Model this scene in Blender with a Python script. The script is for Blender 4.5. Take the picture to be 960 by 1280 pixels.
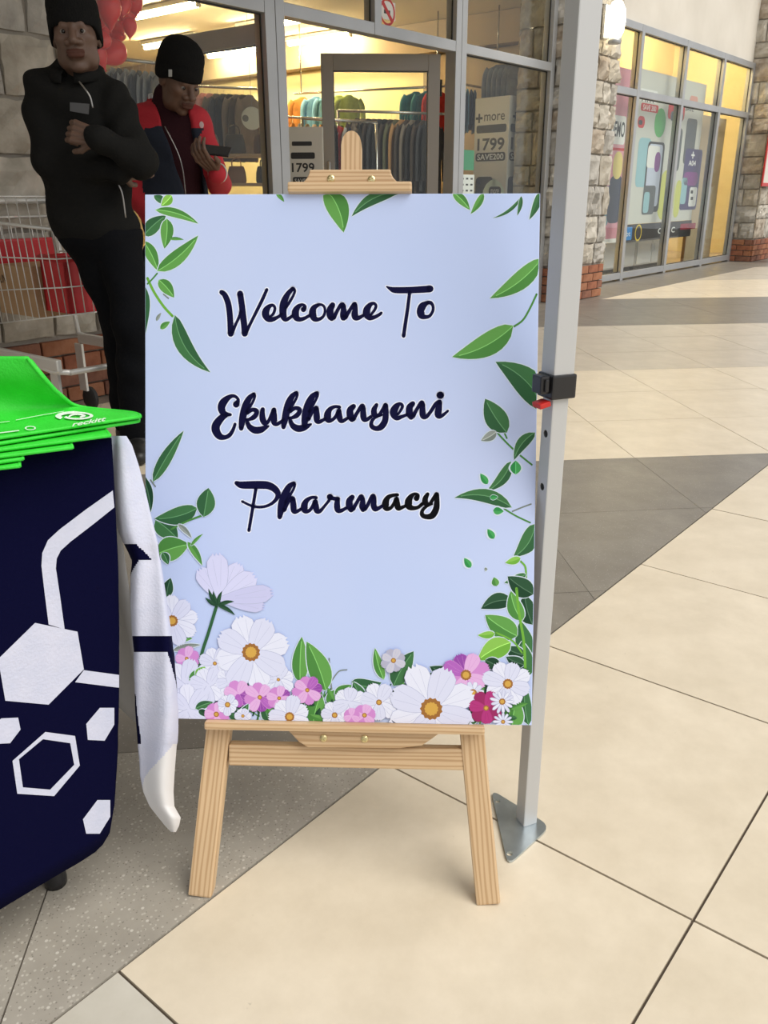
import bpy, bmesh, math, random
import numpy as np
from math import sin, cos, pi, radians, atan2, hypot, sqrt
from mathutils import Matrix, Vector

for o in list(bpy.data.objects):
    bpy.data.objects.remove(o)
SC = bpy.context.scene
C = SC.collection
random.seed(7)
RNG = np.random.default_rng(7)

# ------------------------------------------------------------------ camera
H = 1.03
FPX, PITCH, ROLL = 1057.2, radians(20.673), radians(-0.178)
_fw = np.array([0, cos(PITCH), -sin(PITCH)])
_rt = np.array([1.0, 0, 0])
_up = np.cross(_rt, _fw)
RT = cos(ROLL) * _rt + sin(ROLL) * _up
UP = -sin(ROLL) * _rt + cos(ROLL) * _up
CAMR = np.array([RT, UP, _fw])
CAMO = np.array([0, 0, H])
cam_d = bpy.data.cameras.new('camera')
cam = bpy.data.objects.new('camera', cam_d)
C.objects.link(cam)
cam_d.sensor_fit = 'VERTICAL'
cam_d.sensor_height = 36.0
cam_d.lens = FPX / 1280 * 36.0
cam_d.clip_start = 0.05
M = Matrix.Identity(4)
for i in range(3):
    M[i][0], M[i][1], M[i][2], M[i][3] = RT[i], UP[i], -_fw[i], CAMO[i]
cam.matrix_world = M
SC.camera = cam

# ------------------------------------------------------------------ world, sun, exposure
SC.view_settings.view_transform = 'Standard'
SC.view_settings.look = 'None'
SC.view_settings.gamma = 1.0
SC.view_settings.use_curve_mapping = False
SC.view_settings.exposure = 0.18
wd = bpy.data.worlds.new('overcast_sky')
SC.world = wd
wd.use_nodes = True
bg = wd.node_tree.nodes['Background']
bg.inputs[0].default_value = (0.97, 0.985, 1.0, 1)
bg.inputs[1].default_value = 0.68
sun_d = bpy.data.lights.new('sun_offscreen', 'SUN')
sun_d.energy = 2.4
sun_d.angle = radians(45)
sun_d.color = (1.0, 0.95, 0.87)
sun = bpy.data.objects.new('sun_offscreen', sun_d)
C.objects.link(sun)
# light travels from right, behind the camera and high
sun.rotation_euler = Vector((-0.62, 0.35, -0.9)).to_track_quat('-Z', 'Y').to_euler()

# ------------------------------------------------------------------ frames and pixel measuring helpers
TH = radians(50.79)
U3 = np.array([cos(TH), sin(TH), 0.0])
V3 = np.array([-sin(TH), cos(TH), 0.0])


def ray(x, y):
    return np.array([(x - 480) / FPX, -(y - 640) / FPX, 1.0]) @ CAMR


def on_z(x, y, z=0.0):
    d = ray(x, y)
    return CAMO + d * ((z - H) / d[2])


def on_y(x, y, Y):
    d = ray(x, y)
    return CAMO + d * (Y / d[1])


def on_plane(x, y, p0, n):
    d = ray(x, y)
    return CAMO + d * (np.dot(np.asarray(p0) - CAMO, n) / np.dot(d, n))


def on_v(x, y, v):                       # facade-parallel plane -> (u, z)
    P = on_plane(x, y, V3 * v, V3)
    return P @ U3, P[2]


def project(P):
    P = np.atleast_2d(P)
    q = (P - CAMO) @ CAMR.T
    return np.stack([480 + FPX * q[:, 0] / q[:, 2], 640 - FPX * q[:, 1] / q[:, 2]], 1)


def uv(u, v, z=0.0):
    return U3 * u + V3 * v + np.array([0, 0, z])


# ------------------------------------------------------------------ materials
MATS = {}


def mat(name, col, rough=0.6, metal=0.0, col2=None, nscale=8.0, stretch=(1, 1, 1), bump=0.0, bscale=40.0,
        emit=0.0, wave=None, detail=4.0, spec=0.5, lo=0.35, hi=0.65, sheen=0.0, trans=0.0):
    if name in MATS:
        return MATS[name]
    m = bpy.data.materials.new(name)
    m.use_nodes = True
    nt = m.node_tree
    b = nt.nodes['Principled BSDF']
    b.inputs['Base Color'].default_value = (*col, 1)
    b.inputs['Roughness'].default_value = rough
    b.inputs['Metallic'].default_value = metal
    b.inputs['Specular IOR Level'].default_value = spec
    if sheen:
        b.inputs['Sheen Weight'].default_value = sheen
    if trans:
        b.inputs['Transmission Weight'].default_value = trans
    if emit:
        b.inputs['Emission Color'].default_value = (*col, 1)
        b.inputs['Emission Strength'].default_value = emit
    if col2 is not None or bump or wave:
        tc = nt.nodes.new('ShaderNodeTexCoord')
        mp = nt.nodes.new('ShaderNodeMapping')
        mp.inputs['Scale'].default_value = stretch
        nt.links.new(tc.outputs['Object'], mp.inputs['Vector'])
    if col2 is not None:
        ns = nt.nodes.new('ShaderNodeTexNoise')
        ns.inputs['Scale'].default_value = nscale
        ns.inputs['Detail'].default_value = detail
        nt.links.new(mp.outputs[0], ns.inputs['Vector'])
        src = ns.outputs['Fac']
        if wave:
            wv = nt.nodes.new('ShaderNodeTexWave')
            wv.bands_direction = wave[0]
            wv.inputs['Scale'].default_value = wave[1]
            wv.inputs['Distortion'].default_value = wave[2]
            wv.inputs['Detail'].default_value = 3
            wv.inputs['Detail Scale'].default_value = 1.2
            nt.links.new(mp.outputs[0], wv.inputs['Vector'])
            src = wv.outputs['Fac']
        rp = nt.nodes.new('ShaderNodeValToRGB')
        rp.color_ramp.elements[0].position = lo
        rp.color_ramp.elements[1].position = hi
        rp.color_ramp.elements[0].color = (*col, 1)
        rp.color_ramp.elements[1].color = (*col2, 1)
        nt.links.new(src, rp.inputs['Fac'])
        nt.links.new(rp.outputs['Color'], b.inputs['Base Color'])
    if bump:
        n2 = nt.nodes.new('ShaderNodeTexNoise')
        n2.inputs['Scale'].default_value = bscale
        n2.inputs['Detail'].default_value = 5
        nt.links.new(mp.outputs[0], n2.inputs['Vector'])
        bp = nt.nodes.new('ShaderNodeBump')
        bp.inputs['Strength'].default_value = bump
        bp.inputs['Distance'].default_value = 0.01
        nt.links.new(n2.outputs['Fac'], bp.inputs['Height'])
        nt.links.new(bp.outputs['Normal'], b.inputs['Normal'])
    MATS[name] = m
    return m


def glass_mat(name, tint=(0.96, 0.98, 0.97), ior=1.45, rough=0.0):
    if name in MATS:
        return MATS[name]
    m = bpy.data.materials.new(name)
    m.use_nodes = True
    nt = m.node_tree
    nt.nodes.clear()
    out = nt.nodes.new('ShaderNodeOutputMaterial')
    tr = nt.nodes.new('ShaderNodeBsdfTransparent')
    tr.inputs[0].default_value = (*tint, 1)
    gl = nt.nodes.new('ShaderNodeBsdfGlossy')
    gl.inputs['Roughness'].default_value = rough
    lw = nt.nodes.new('ShaderNodeLayerWeight')
    lw.inputs['Blend'].default_value = 0.5
    pw = nt.nodes.new('ShaderNodeMath')
    pw.operation = 'POWER'
    pw.inputs[1].default_value = 4.0
    nt.links.new(lw.outputs['Facing'], pw.inputs[0])
    fr = nt.nodes.new('ShaderNodeMath')
    fr.operation = 'MULTIPLY_ADD'
    fr.inputs[1].default_value = 0.45
    fr.inputs[2].default_value = 0.03
    nt.links.new(pw.outputs[0], fr.inputs[0])
    mx = nt.nodes.new('ShaderNodeMixShader')
    nt.links.new(fr.outputs[0], mx.inputs[0])
    nt.links.new(tr.outputs[0], mx.inputs[1])
    nt.links.new(gl.outputs[0], mx.inputs[2])
    nt.links.new(mx.outputs[0], out.inputs[0])
    MATS[name] = m
    return m


def tile_mat(name, col, col2, speck=None, rough=0.35):
    """ceramic tile: cloudy colour from noise, optional terrazzo chips from a voronoi, per-object tint."""
    m = bpy.data.materials.new(name)
    m.use_nodes = True
    nt = m.node_tree
    b = nt.nodes['Principled BSDF']
    b.inputs['Roughness'].default_value = rough
    b.inputs['Specular IOR Level'].default_value = 0.4
    tc = nt.nodes.new('ShaderNodeTexCoord')
    ns = nt.nodes.new('ShaderNodeTexNoise')
    ns.inputs['Scale'].default_value = 6
    ns.inputs['Detail'].default_value = 8
    ns.inputs['Roughness'].default_value = 0.65
    nt.links.new(tc.outputs['Object'], ns.inputs['Vector'])
    rp = nt.nodes.new('ShaderNodeValToRGB')
    rp.color_ramp.elements[0].position = 0.3
    rp.color_ramp.elements[1].position = 0.7
    rp.color_ramp.elements[0].color = (*col, 1)
    rp.color_ramp.elements[1].color = (*col2, 1)
    nt.links.new(ns.outputs['Fac'], rp.inputs['Fac'])
    last = rp.outputs['Color']
    # small dark scuffs
    n3 = nt.nodes.new('ShaderNodeTexNoise')
    n3.inputs['Scale'].default_value = 38
    n3.inputs['Detail'].default_value = 3
    nt.links.new(tc.outputs['Object'], n3.inputs['Vector'])
    r3 = nt.nodes.new('ShaderNodeValToRGB')
    r3.color_ramp.elements[0].position = 0.74
    r3.color_ramp.elements[1].position = 0.80
    r3.color_ramp.elements[0].color = (0, 0, 0, 1)
    r3.color_ramp.elements[1].color = (0.5, 0.5, 0.5, 1)
    nt.links.new(n3.outputs['Fac'], r3.inputs['Fac'])
    m3 = nt.nodes.new('ShaderNodeMixRGB')
    m3.inputs[2].default_value = (col[0] * .35, col[1] * .33, col[2] * .3, 1)
    nt.links.new(r3.outputs['Color'], m3.inputs[0])
    nt.links.new(last, m3.inputs[1])
    last = m3.outputs[0]
    if speck:
        for sc, amt, c in speck:
            vo = nt.nodes.new('ShaderNodeTexVoronoi')
            vo.inputs['Scale'].default_value = sc
            nt.links.new(tc.outputs['Object'], vo.inputs['Vector'])
            r2 = nt.nodes.new('ShaderNodeValToRGB')
            r2.color_ramp.elements[0].position = amt
            r2.color_ramp.elements[1].position = amt + 0.05
            r2.color_ramp.elements[0].color = (0.8, 0.8, 0.8, 1)
            r2.color_ramp.elements[1].color = (0, 0, 0, 1)
            nt.links.new(vo.outputs['Distance'], r2.inputs['Fac'])
            mx = nt.nodes.new('ShaderNodeMixRGB')
            mx.inputs[2].default_value = (*c, 1)
            nt.links.new(r2.outputs['Color'], mx.inputs[0])
            nt.links.new(last, mx.inputs[1])
            last = mx.outputs[0]
    nt.links.new(last, b.inputs['Base Color'])
    n2 = nt.nodes.new('ShaderNodeTexNoise')
    n2.inputs['Scale'].default_value = 25
    n2.inputs['Detail'].default_value = 6
    nt.links.new(tc.outputs['Object'], n2.inputs['Vector'])
    bp = nt.nodes.new('ShaderNodeBump')
    bp.inputs['Strength'].default_value = 0.08
    bp.inputs['Distance'].default_value = 0.004
    nt.links.new(n2.outputs['Fac'], bp.inputs['Height'])
    nt.links.new(bp.outputs['Normal'], b.inputs['Normal'])
    MATS[name] = m
    return m


# ------------------------------------------------------------------ mesh building helpers
class MB:
    def __init__(s):
        s.v, s.f, s.m = [], [], []

    def add(s, vs, fs, mi=0):
        o = len(s.v)
        s.v += [tuple(float(c) for c in p) for p in vs]
        s.f += [tuple(i + o for i in f) for f in fs]
        s.m += [mi] * len(fs)
        return s

    def box(s, x0, x1, y0, y1, z0, z1, mi=0):
        return s.add([(x0, y0, z0), (x1, y0, z0), (x1, y1, z0), (x0, y1, z0), (x0, y0, z1), (x1, y0, z1), (x1, y1, z1), (x0, y1, z1)],
                     [(0, 3, 2, 1), (4, 5, 6, 7), (0, 1, 5, 4), (1, 2, 6, 5), (2, 3, 7, 6), (3, 0, 4, 7)], mi)

    def bbox(s, x0, x1, y0, y1, z0, z1, b=0.003, mi=0):
        """box with chamfered edges"""
        bm = bmesh.new()
        bmesh.ops.create_cube(bm, size=1)
        for v in bm.verts:
            v.co = ((x0 + x1) / 2 + v.co.x * (x1 - x0), (y0 + y1) / 2 + v.co.y * (y1 - y0), (z0 + z1) / 2 + v.co.z * (z1 - z0))
        bmesh.ops.bevel(bm, geom=bm.edges[:], offset=b, segments=2, affect='EDGES', profile=0.6)
        return s.bm(bm, mi)

    def bm(s, bm, mi=0):
        bm.verts.index_update()
        s.add([v.co[:] for v in bm.verts], [[v.index for v in f.verts] for f in bm.faces], mi)
        bm.free()
        return s

    def prism(s, pts, z0, z1, mi=0):
        n = len(pts)
        vs = [(p[0], p[1], z0) for p in pts] + [(p[0], p[1], z1) for p in pts]
        fs = [tuple(range(n - 1, -1, -1)), tuple(range(n, 2 * n))]
        fs += [(i, (i + 1) % n, (i + 1) % n + n, i + n) for i in range(n)]
        return s.add(vs, fs, mi)

    def tube(s, pts, r, n=8, closed=False, mi=0, flat=1.0):
        P = [np.array(p, float) for p in pts]
        N = len(P)
        rs = r if hasattr(r, '__len__') else [r] * N
        prev = None
        vs, fs = [], []
        for i in range(N):
            if closed:
                t = P[(i + 1) % N] - P[i - 1]
            else:
                t = P[min(i + 1, N - 1)] - P[max(i - 1, 0)]
            t = t / (np.linalg.norm(t) + 1e-12)
            if prev is None:
                a = np.array([0, 0, 1.0]) if abs(t[2]) < 0.9 else np.array([1.0, 0, 0])
            else:
                a = prev
            b = a - t * np.dot(a, t)
            b /= np.linalg.norm(b) + 1e-12
            c = np.cross(t, b)
            prev = b
            for k in range(n):
                an = 2 * pi * k / n
                vs.append(P[i] + rs[i] * (cos(an) * b + sin(an) * c * flat))
        for i in range(N if closed else N - 1):
            j = (i + 1) % N
            for k in range(n):
                l = (k + 1) % n
                fs.append((i * n + k, i * n + l, j * n + l, j * n + k))
        if not closed:
            fs.append(tuple(range(n - 1, -1, -1)))
            fs.append(tuple((N - 1) * n + k for k in range(n)))
        return s.add(vs, fs, mi)

    def lathe(s, prof, n=16, sx=1.0, sy=1.0, mi=0, c=(0, 0, 0), wob=None):
        vs, fs = [], []
        for (r, z) in prof:
            for k in range(n):
                a = 2 * pi * k / n
                w = 1 + (wob(a, z) if wob else 0)
                vs.append((c[0] + r * w * cos(a) * sx, c[1] + r * w * sin(a) * sy, c[2] + z))
        N = len(prof)
        for i in range(N - 1):
            for k in range(n):
                l = (k + 1) % n
                fs.append((i * n + k, i * n + l, (i + 1) * n + l, (i + 1) * n + k))
        if prof[0][0] > 1e-5:
            fs.append(tuple(range(n - 1, -1, -1)))
        if prof[-1][0] > 1e-5:
            fs.append(tuple((N - 1) * n + k for k in range(n)))
        return s.add(vs, fs, mi)

    def grid(s, rows, mi=0, closed=False):
        n = len(rows[0])
        vs = [p for r in rows for p in r]
        fs = []
        for i in range(len(rows) - 1):
            for k in range(n if closed else n - 1):
                l = (k + 1) % n
                fs.append((i * n + k, i * n + l, (i + 1) * n + l, (i + 1) * n + k))
        return s.add(vs, fs, mi)

    def build(s, name, mats, parent=None, smooth=False, loc=None, rz=0.0, world=False, thick=0.0, sharp=None):
        me = bpy.data.meshes.new(name)
        vs = s.v
        if world and parent is not None:
            inv = FRAME[parent.name].inverted()
            A = np.array(inv)
            V = np.array(vs)
            vs = (V @ A[:3, :3].T + A[:3, 3]).tolist()
        me.from_pydata(vs, [], s.f)
        mats = list(mats) if isinstance(mats, (list, tuple)) else [mats]
        for m in mats:
            me.materials.append(m)
        if len(mats) > 1:
            me.polygons.foreach_set('material_index', s.m)
        if smooth:
            me.polygons.foreach_set('use_smooth', [True] * len(me.polygons))
            if sharp:
                try:
                    me.set_sharp_from_angle(angle=radians(sharp))
                except Exception:
                    pass
        me.update()
        o = bpy.data.objects.new(name, me)
        C.objects.link(o)
        if parent is not None:
            o.parent = parent
        if loc is not None:
            o.location = loc
        o.rotation_euler[2] = rz
        if thick:
            md = o.modifiers.new('solidify', 'SOLIDIFY')
            md.thickness = thick
            md.offset = -1
        if parent is None:
            FRAME[o.name] = Matrix.Translation(Vector(loc or (0, 0, 0))) @ Matrix.Rotation(rz, 4, 'Z')
        return o


FRAME = {}


def cut_mesh(mb, cutters):
    """mesh data of mb with real holes where the cutters are (all in the same local space)"""
    a = mb.build('cut_base', [])
    tmp = [c.build('cut_tool', []) for c in cutters]
    for t in tmp:
        md = a.modifiers.new('hole', 'BOOLEAN')
        md.operation = 'DIFFERENCE'
        md.solver = 'EXACT'
        md.object = t
    bpy.context.view_layer.update()
    me = bpy.data.meshes.new_from_object(a.evaluated_get(bpy.context.evaluated_depsgraph_get()))
    for o in tmp + [a]:
        bpy.data.objects.remove(o)
    out = MB()
    out.add([v.co[:] for v in me.vertices], [tuple(p.vertices) for p in me.polygons])
    bpy.data.meshes.remove(me)
    return out


def tag(o, label=None, cat=None, group=None, kind=None):
    if label:
        o['label'] = label
    if cat:
        o['category'] = cat
    if group:
        o['group'] = group
    if kind:
        o['kind'] = kind
    return o


def thing(name, label, cat, loc=(0, 0, 0), rz=0.0, group=None, matrix=None, kind=None):
    o = bpy.data.objects.new(name, None)
    o.empty_display_size = 0.05
    C.objects.link(o)
    if matrix is not None:
        o.matrix_world = matrix
        FRAME[o.name] = matrix.copy()
    else:
        o.location = [float(c) for c in loc]
        o.rotation_euler[2] = rz
        FRAME[o.name] = Matrix.Translation(Vector([float(c) for c in loc])) @ Matrix.Rotation(rz, 4, 'Z')
    return tag(o, label, cat, group, kind)


def facade_thing(name, label, cat, u, v, z=0.0, drz=0.0, group=None, kind=None):
    return thing(name, label, cat, uv(u, v, z), TH + drz, group, kind=kind)


def text_mesh(s, size=1.0, align='CENTER', bold=0.0):
    """flat text as (verts2d, faces)"""
    cu = bpy.data.curves.new('txt', 'FONT')
    cu.body = s
    cu.size = size
    cu.align_x = align
    cu.align_y = 'CENTER'
    cu.offset = bold
    cu.resolution_u = 3
    ob = bpy.data.objects.new('txt', cu)
    C.objects.link(ob)
    dg = bpy.context.evaluated_depsgraph_get()
    me = bpy.data.meshes.new_from_object(ob.evaluated_get(dg))
    vs = [tuple(v.co[:2]) for v in me.vertices]
    fs = [tuple(p.vertices) for p in me.polygons]
    bpy.data.objects.remove(ob)
    bpy.data.curves.remove(cu)
    bpy.data.meshes.remove(me)
    return vs, fs


def put_text(mb, s, x, z, w, h, y, mi=0, bold=0.0):
    """text on a facade-like panel: local x right, z up, at local y; fitted to w x h, centred at (x, z)"""
    vs, fs = text_mesh(s, 1.0, bold=bold)
    if not vs:
        return
    a = np.array(vs)
    mn, mx = a.min(0), a.max(0)
    a = (a - (mn + mx) / 2) / (mx - mn) * np.array([w, h])
    mb.add([(x + p[0], y, z + p[1]) for p in a], fs, mi)


def catmull(pts, sub=6):
    P = np.array(pts, float)
    n = len(P)
    if n < 3:
        return [P[0] + (P[1] - P[0]) * t for t in np.linspace(0, 1, sub + 1)] if n == 2 else [P[0]]
    out = []
    for i in range(n - 1):
        p0, p1, p2, p3 = P[max(i - 1, 0)], P[i], P[i + 1], P[min(i + 2, n - 1)]
        for k in range(sub):
            t = k / sub
            out.append(0.5 * (2 * p1 + (p2 - p0) * t + (2 * p0 - 5 * p1 + 4 * p2 - p3) * t * t + (3 * p1 - p0 - 3 * p2 + p3) * t ** 3))
    out.append(P[-1])
    return out

# ================================================================== floor
TS = 0.6
A0, B0 = 0.452, 0.2575             # grid parallel to the shop fronts
W0, Q0 = 1.437, -1.373             # grid turned by 45 degrees
VEDGE, VBORDER = 0.8575, 3.9
S45 = sqrt(0.5)
m_cream = tile_mat('cream_tile', (0.61, 0.53, 0.405), (0.74, 0.655, 0.52))
m_beige = tile_mat('beige_tile', (0.46, 0.41, 0.335), (0.58, 0.52, 0.435))
m_grey = tile_mat('grey_tile', (0.165, 0.15, 0.13), (0.245, 0.225, 0.195), speck=[(120, 0.13, (0.36, 0.35, 0.32))])
m_terra = tile_mat('terrazzo_tile', (0.30, 0.275, 0.235), (0.41, 0.38, 0.33),
                   speck=[(110, 0.2, (0.50, 0.47, 0.41)), (150, 0.16, (0.19, 0.17, 0.145)), (60, 0.12, (0.60, 0.57, 0.51))])
m_pale = tile_mat('pale_tile', (0.50, 0.47, 0.40), (0.60, 0.57, 0.50))
m_grout = mat('grout', (0.10, 0.075, 0.055), 0.9)


def clip(poly, n, d):               # keep points with n.p <= d
    out = []
    for i in range(len(poly)):
        a, b = poly[i], poly[(i + 1) % len(poly)]
        da, db = n[0] * a[0] + n[1] * a[1] - d, n[0] * b[0] + n[1] * b[1] - d
        if da <= 0:
            out.append(a)
        if (da < 0) != (db < 0) and abs(da - db) > 1e-9:
            t = da / (da - db)
            out.append((a[0] + (b[0] - a[0]) * t, a[1] + (b[1] - a[1]) * t))
    return out


floor = MB().box(-14, 26, -12, 4.9, -0.06, -0.005).build('floor', m_grout, rz=TH)
tag(floor, 'tiled shopping arcade floor of cream, grey and speckled tiles', kind='structure')
FRAME['floor'] = Matrix.Rotation(TH, 4, 'Z')
tiles = []
G = 0.0022
for i in range(-14, 30):                       # aligned region in front
    for j in range(-14, 1):
        a, b = A0 + i * TS, B0 + j * TS
        p = [(a + G, b + G), (a + TS - G, b + G), (a + TS - G, b + TS - G), (a + G, b + TS - G)]
        tiles.append((p, m_pale if (i == -1 and j == 0) else m_cream))
for i in range(-24, 40):                       # diagonal stripes
    for j in range(-34, 30):
        w, q = W0 + i * TS, Q0 + j * TS
        g = 0.0007 if math.floor(i / 3) in (0, 3, 6) else 0.0014
        c = [(w + g, q + g), (w + TS - g, q + g), (w + TS - g, q + TS - g), (w + g, q + TS - g)]
        p = [((x - y) * S45, (x + y) * S45) for x, y in c]
        if max(k[1] for k in p) < VEDGE or min(k[1] for k in p) > VBORDER or not -10 < p[0][0] < 24:
            continue
        p = clip(p, (0, -1), -(VEDGE + G))
        p = clip(p, (0, 1), VBORDER - G)
        if len(p) < 3:
            continue
        k = math.floor(i / 3)
        m = {-1: m_terra, 0: m_grey, 1: m_cream, 2: m_beige, 3: m_grey, 4: m_cream, 5: m_beige, 6: m_grey}.get(k, [m_cream, m_beige, m_grey][k % 3])
        tiles.append((p, m))
for i in range(-8, 20):                        # border along the shops
    a = A0 + i * TS * 2
    tiles.append(([(a + G, VBORDER + G), (a + 2 * TS - G, VBORDER + G), (a + 2 * TS - G, 4.88), (a + G, 4.88)], m_grey))


def seen(p):
    P = np.array([uv(a, b) for a, b in p])
    q = (P - CAMO) @ CAMR.T
    if q[:, 2].min() < 0.3:
        return 0.0
    s = project(P)
    s = np.clip(s, [-60, -60], [1020, 1340])
    x, y = s[:, 0], s[:, 1]
    return 0.5 * abs(np.dot(x, np.roll(y, -1)) - np.dot(y, np.roll(x, -1)))


tiles = [(seen(p), p, m) for p, m in tiles]
tiles.sort(key=lambda t: -t[0])
for ar, p, m in tiles[:240]:
    if ar < 25:
        break
    cx, cy = sum(k[0] for k in p) / len(p), sum(k[1] for k in p) / len(p)
    dz = random.uniform(-0.0006, 0.0)
    MB().prism([(x - cx, y - cy) for x, y in p], -0.02, dz).build('tile', m, floor, loc=(cx, cy, 0))
    last_ar = ar
rest = MB()
rm = [m_cream, m_beige, m_grey, m_terra, m_pale]
n_ind = sum(1 for t in tiles[:240] if t[0] >= 25)
for ar, p, m in tiles[n_ind:]:
    rest.prism(p, -0.02, 0, rm.index(m))
tag(rest.build('tile_field', rm, floor), kind='stuff')
shopfloor = MB().box(-3, 16.5, 4.88, 12.6, -0.05, 0.0).build('shop_floor', mat('shop_floor', (0.34, 0.27, 0.19), 0.35, col2=(0.42, 0.34, 0.25), nscale=3), floor)

# ================================================================== shop shells
VL, VR, VP = 4.30, 4.62, 4.05
m_plaster = mat('cream_plaster', (0.60, 0.56, 0.49), 0.85, col2=(0.68, 0.64, 0.57), nscale=1.2, bump=0.15, bscale=14)
m_yellow = mat('cream_shop_wall', (0.80, 0.68, 0.40), 0.8, col2=(0.84, 0.73, 0.46), nscale=1.5)
m_ceil = mat('shop_ceiling', (0.78, 0.70, 0.56), 0.85)
m_beam = mat('taupe_bulkhead', (0.40, 0.32, 0.24), 0.8)


def struct(name, mb, m, label=None):
    o = mb.build(name, m, rz=TH)
    return tag(o, label, kind='structure')


CZ = 2.75
struct('wall_left', MB().box(-6, 1.9, VL - 0.05, VL + 0.1, 0, 5.2), m_plaster)
struct('wall_facade_left', MB().box(1.9, 8.25, VL, VL + 0.12, 3.0, 5.2), m_plaster)
struct('wall_facade_right', MB().box(8.25, 16.4, VR, VR + 0.12, 2.80, 5.2), m_plaster)
struct('wall_party', MB().box(8.50, 8.72, VR + 0.02, 12.4, 0, 3.5), m_yellow)
struct('wall_shop_back', MB().box(-3, 8.5, 12.2, 12.4, 0, 3.0), m_yellow)
struct('wall_shop_left', MB().box(-3.2, -3, VL + 0.1, 12.4, 0, 3.0), m_yellow)
struct('ceiling_shop', MB().box(-3.2, 8.5, VL + 0.14, 12.4, CZ, CZ + 0.1), m_ceil)
struct('wall_shop_two_back', MB().box(8.72, 16.4, 6.6, 6.8, 0, 3.5), m_yellow)
struct('wall_shop_two_right', MB().box(16.2, 16.4, VR + 0.1, 6.6, 0, 3.5), m_yellow)
struct('ceiling_shop_two', MB().box(8.72, 16.4, VR + 0.12, 6.8, 3.5, 3.6), m_ceil)
struct('trim_1', MB().box(8.30, 8.495, VR + 0.05, 12.2, 2.45, CZ - 0.005), m_beam)         # taupe bulkhead on the party wall
struct('trim_2', MB().box(-2.9, 8.29, 11.95, 12.195, 2.45, CZ - 0.005), m_beam)
struct('trim_3', MB().box(8.44, 8.495, VR + 0.05, 6.3, 0.0, 2.44), mat('brown_panel', (0.36, 0.27, 0.17), 0.6))

# unseen roof added above the first shop's entrance to dim the left side
struct('ceiling_added_shade', MB().box(-6, 6.2, 1.1, VL - 0.02, 3.15, 3.35), mat('added_shade_roof', (0.42, 0.40, 0.37), 0.85))

# ---- warm fluorescent tubes in the first shop
m_tube = mat('lit_tube', (1.0, 0.79, 0.42), emit=125.0)
m_batten = mat('batten_white', (0.8, 0.78, 0.72), 0.5)


def tube_light(u, v, z, L=1.25, label='lit fluorescent batten on the shop ceiling', group='ceiling battens in the clothes shop', name='ceiling_light'):
    r = facade_thing(name, label, 'light', u, v, z, group=group)
    MB().bbox(-0.05, 0.05, -L / 2, L / 2, -0.045, -0.004, 0.006).build('batten', m_batten, r)
    MB().tube([(0, -L / 2 + 0.03, -0.07), (0, L / 2 - 0.03, -0.07)], 0.024, 10).build('tube', m_tube, r, smooth=True)
    for s in (-1, 1):
        MB().bbox(-0.022, 0.022, s * (L / 2 - 0.015) - 0.015, s * (L / 2 - 0.015) + 0.015, -0.09, -0.04, 0.004).build('end_cap', m_batten, r)
    return r


# the lit battens the photograph shows through the shop front
for (x, y, lb) in [(398, 47, 'lit batten on the ceiling seen through the open doorway'), (207, 11, 'lit batten on the ceiling nearest the red balloons'), (212, 52, 'lit batten on the ceiling above the beanie of the man in red'),
                   (338, 29, 'lit batten on the ceiling behind the door post'), (292, 64, 'lit batten on the ceiling seen through the grey door leaf')]:
    P = on_z(x, y, CZ - 0.05)
    tube_light(P @ U3, P @ V3, CZ, 1.0, lb)
# the phone shop is lit from its ceiling, which the wall above its window hides
for a in (10.2, 12.4, 14.6):
    tube_light(a, 5.7, 3.5, 1.25, 'lit fluorescent batten on the ceiling of the phone shop', 'ceiling battens in the phone shop', 'ceiling_light_offscreen')

# ================================================================== aluminium shopfronts
m_alu = mat('grey_aluminium', (0.42, 0.43, 0.44), 0.38, 0.55, col2=(0.47, 0.48, 0.49), nscale=3)
m_bronze = mat('taupe_door_frame', (0.27, 0.245, 0.215), 0.4, 0.35)
m_gasket = mat('black_gasket', (0.02, 0.02, 0.02), 0.6)
m_glass = glass_mat('clear_glass')
GT = 0.008


def bar(parent, name, x0, x1, y0, y1, z0, z1, m=None):
    return MB().bbox(x0, x1, y0, y1, z0, z1, 0.004).build(name, m or m_alu, parent)


def pane(parent, x0, x1, z0, z1, y=0.0, name='pane'):
    p = MB().box(x0, x1, y - GT / 2, y + GT / 2, z0, z1).build(name, m_glass, parent)
    g = MB()
    t = 0.008
    g.box(x0, x1, y - 0.012, y - 0.0045, z0, z0 + t).box(x0, x1, y - 0.012, y - 0.0045, z1 - t, z1)
    g.box(x0, x0 + t, y - 0.012, y - 0.0045, z0 + t, z1 - t).box(x1 - t, x1, y - 0.012, y - 0.0045, z0 + t, z1 - t)
    g.build('gasket', m_gasket, p)
    return p


ZT = 2.095


def window(name, u0, u1, v, label, zs, mull=(), first=True, bw=0.05, z_base=0.0):
    """aluminium frame between u0 and u1 with transoms at zs (centre heights) and mullions at mull"""
    r = facade_thing(name, label, None, u0, v, kind='structure')
    W = u1 - u0
    xs = [0] + [m - u0 for m in mull] + [W]
    for k, x in enumerate(xs):
        a = x - bw / 2 if 0 < k < len(xs) - 1 else (x if k == 0 else x - bw)
        zb_ = zs[0] - bw / 2 if (len(zs) == 2 and 0 < k < len(xs) - 1) else z_base
        bar(r, 'mullion', a, a + bw, -0.05, 0.05, zb_, zs[-1] + bw / 2)
    for k in range(len(xs) - 1):
        xa = xs[k] + (bw if k == 0 else bw / 2)
        xb = xs[k + 1] - (bw if k == len(xs) - 2 else bw / 2)
        for z in zs:
            bar(r, 'transom', xa, xb, -0.048, 0.048, z - bw / 2, z + bw / 2)
        for za, zb in zip(zs[:-1], zs[1:]):
            pane(r, xa, xb, za + bw / 2, zb - bw / 2)
    return r


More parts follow.
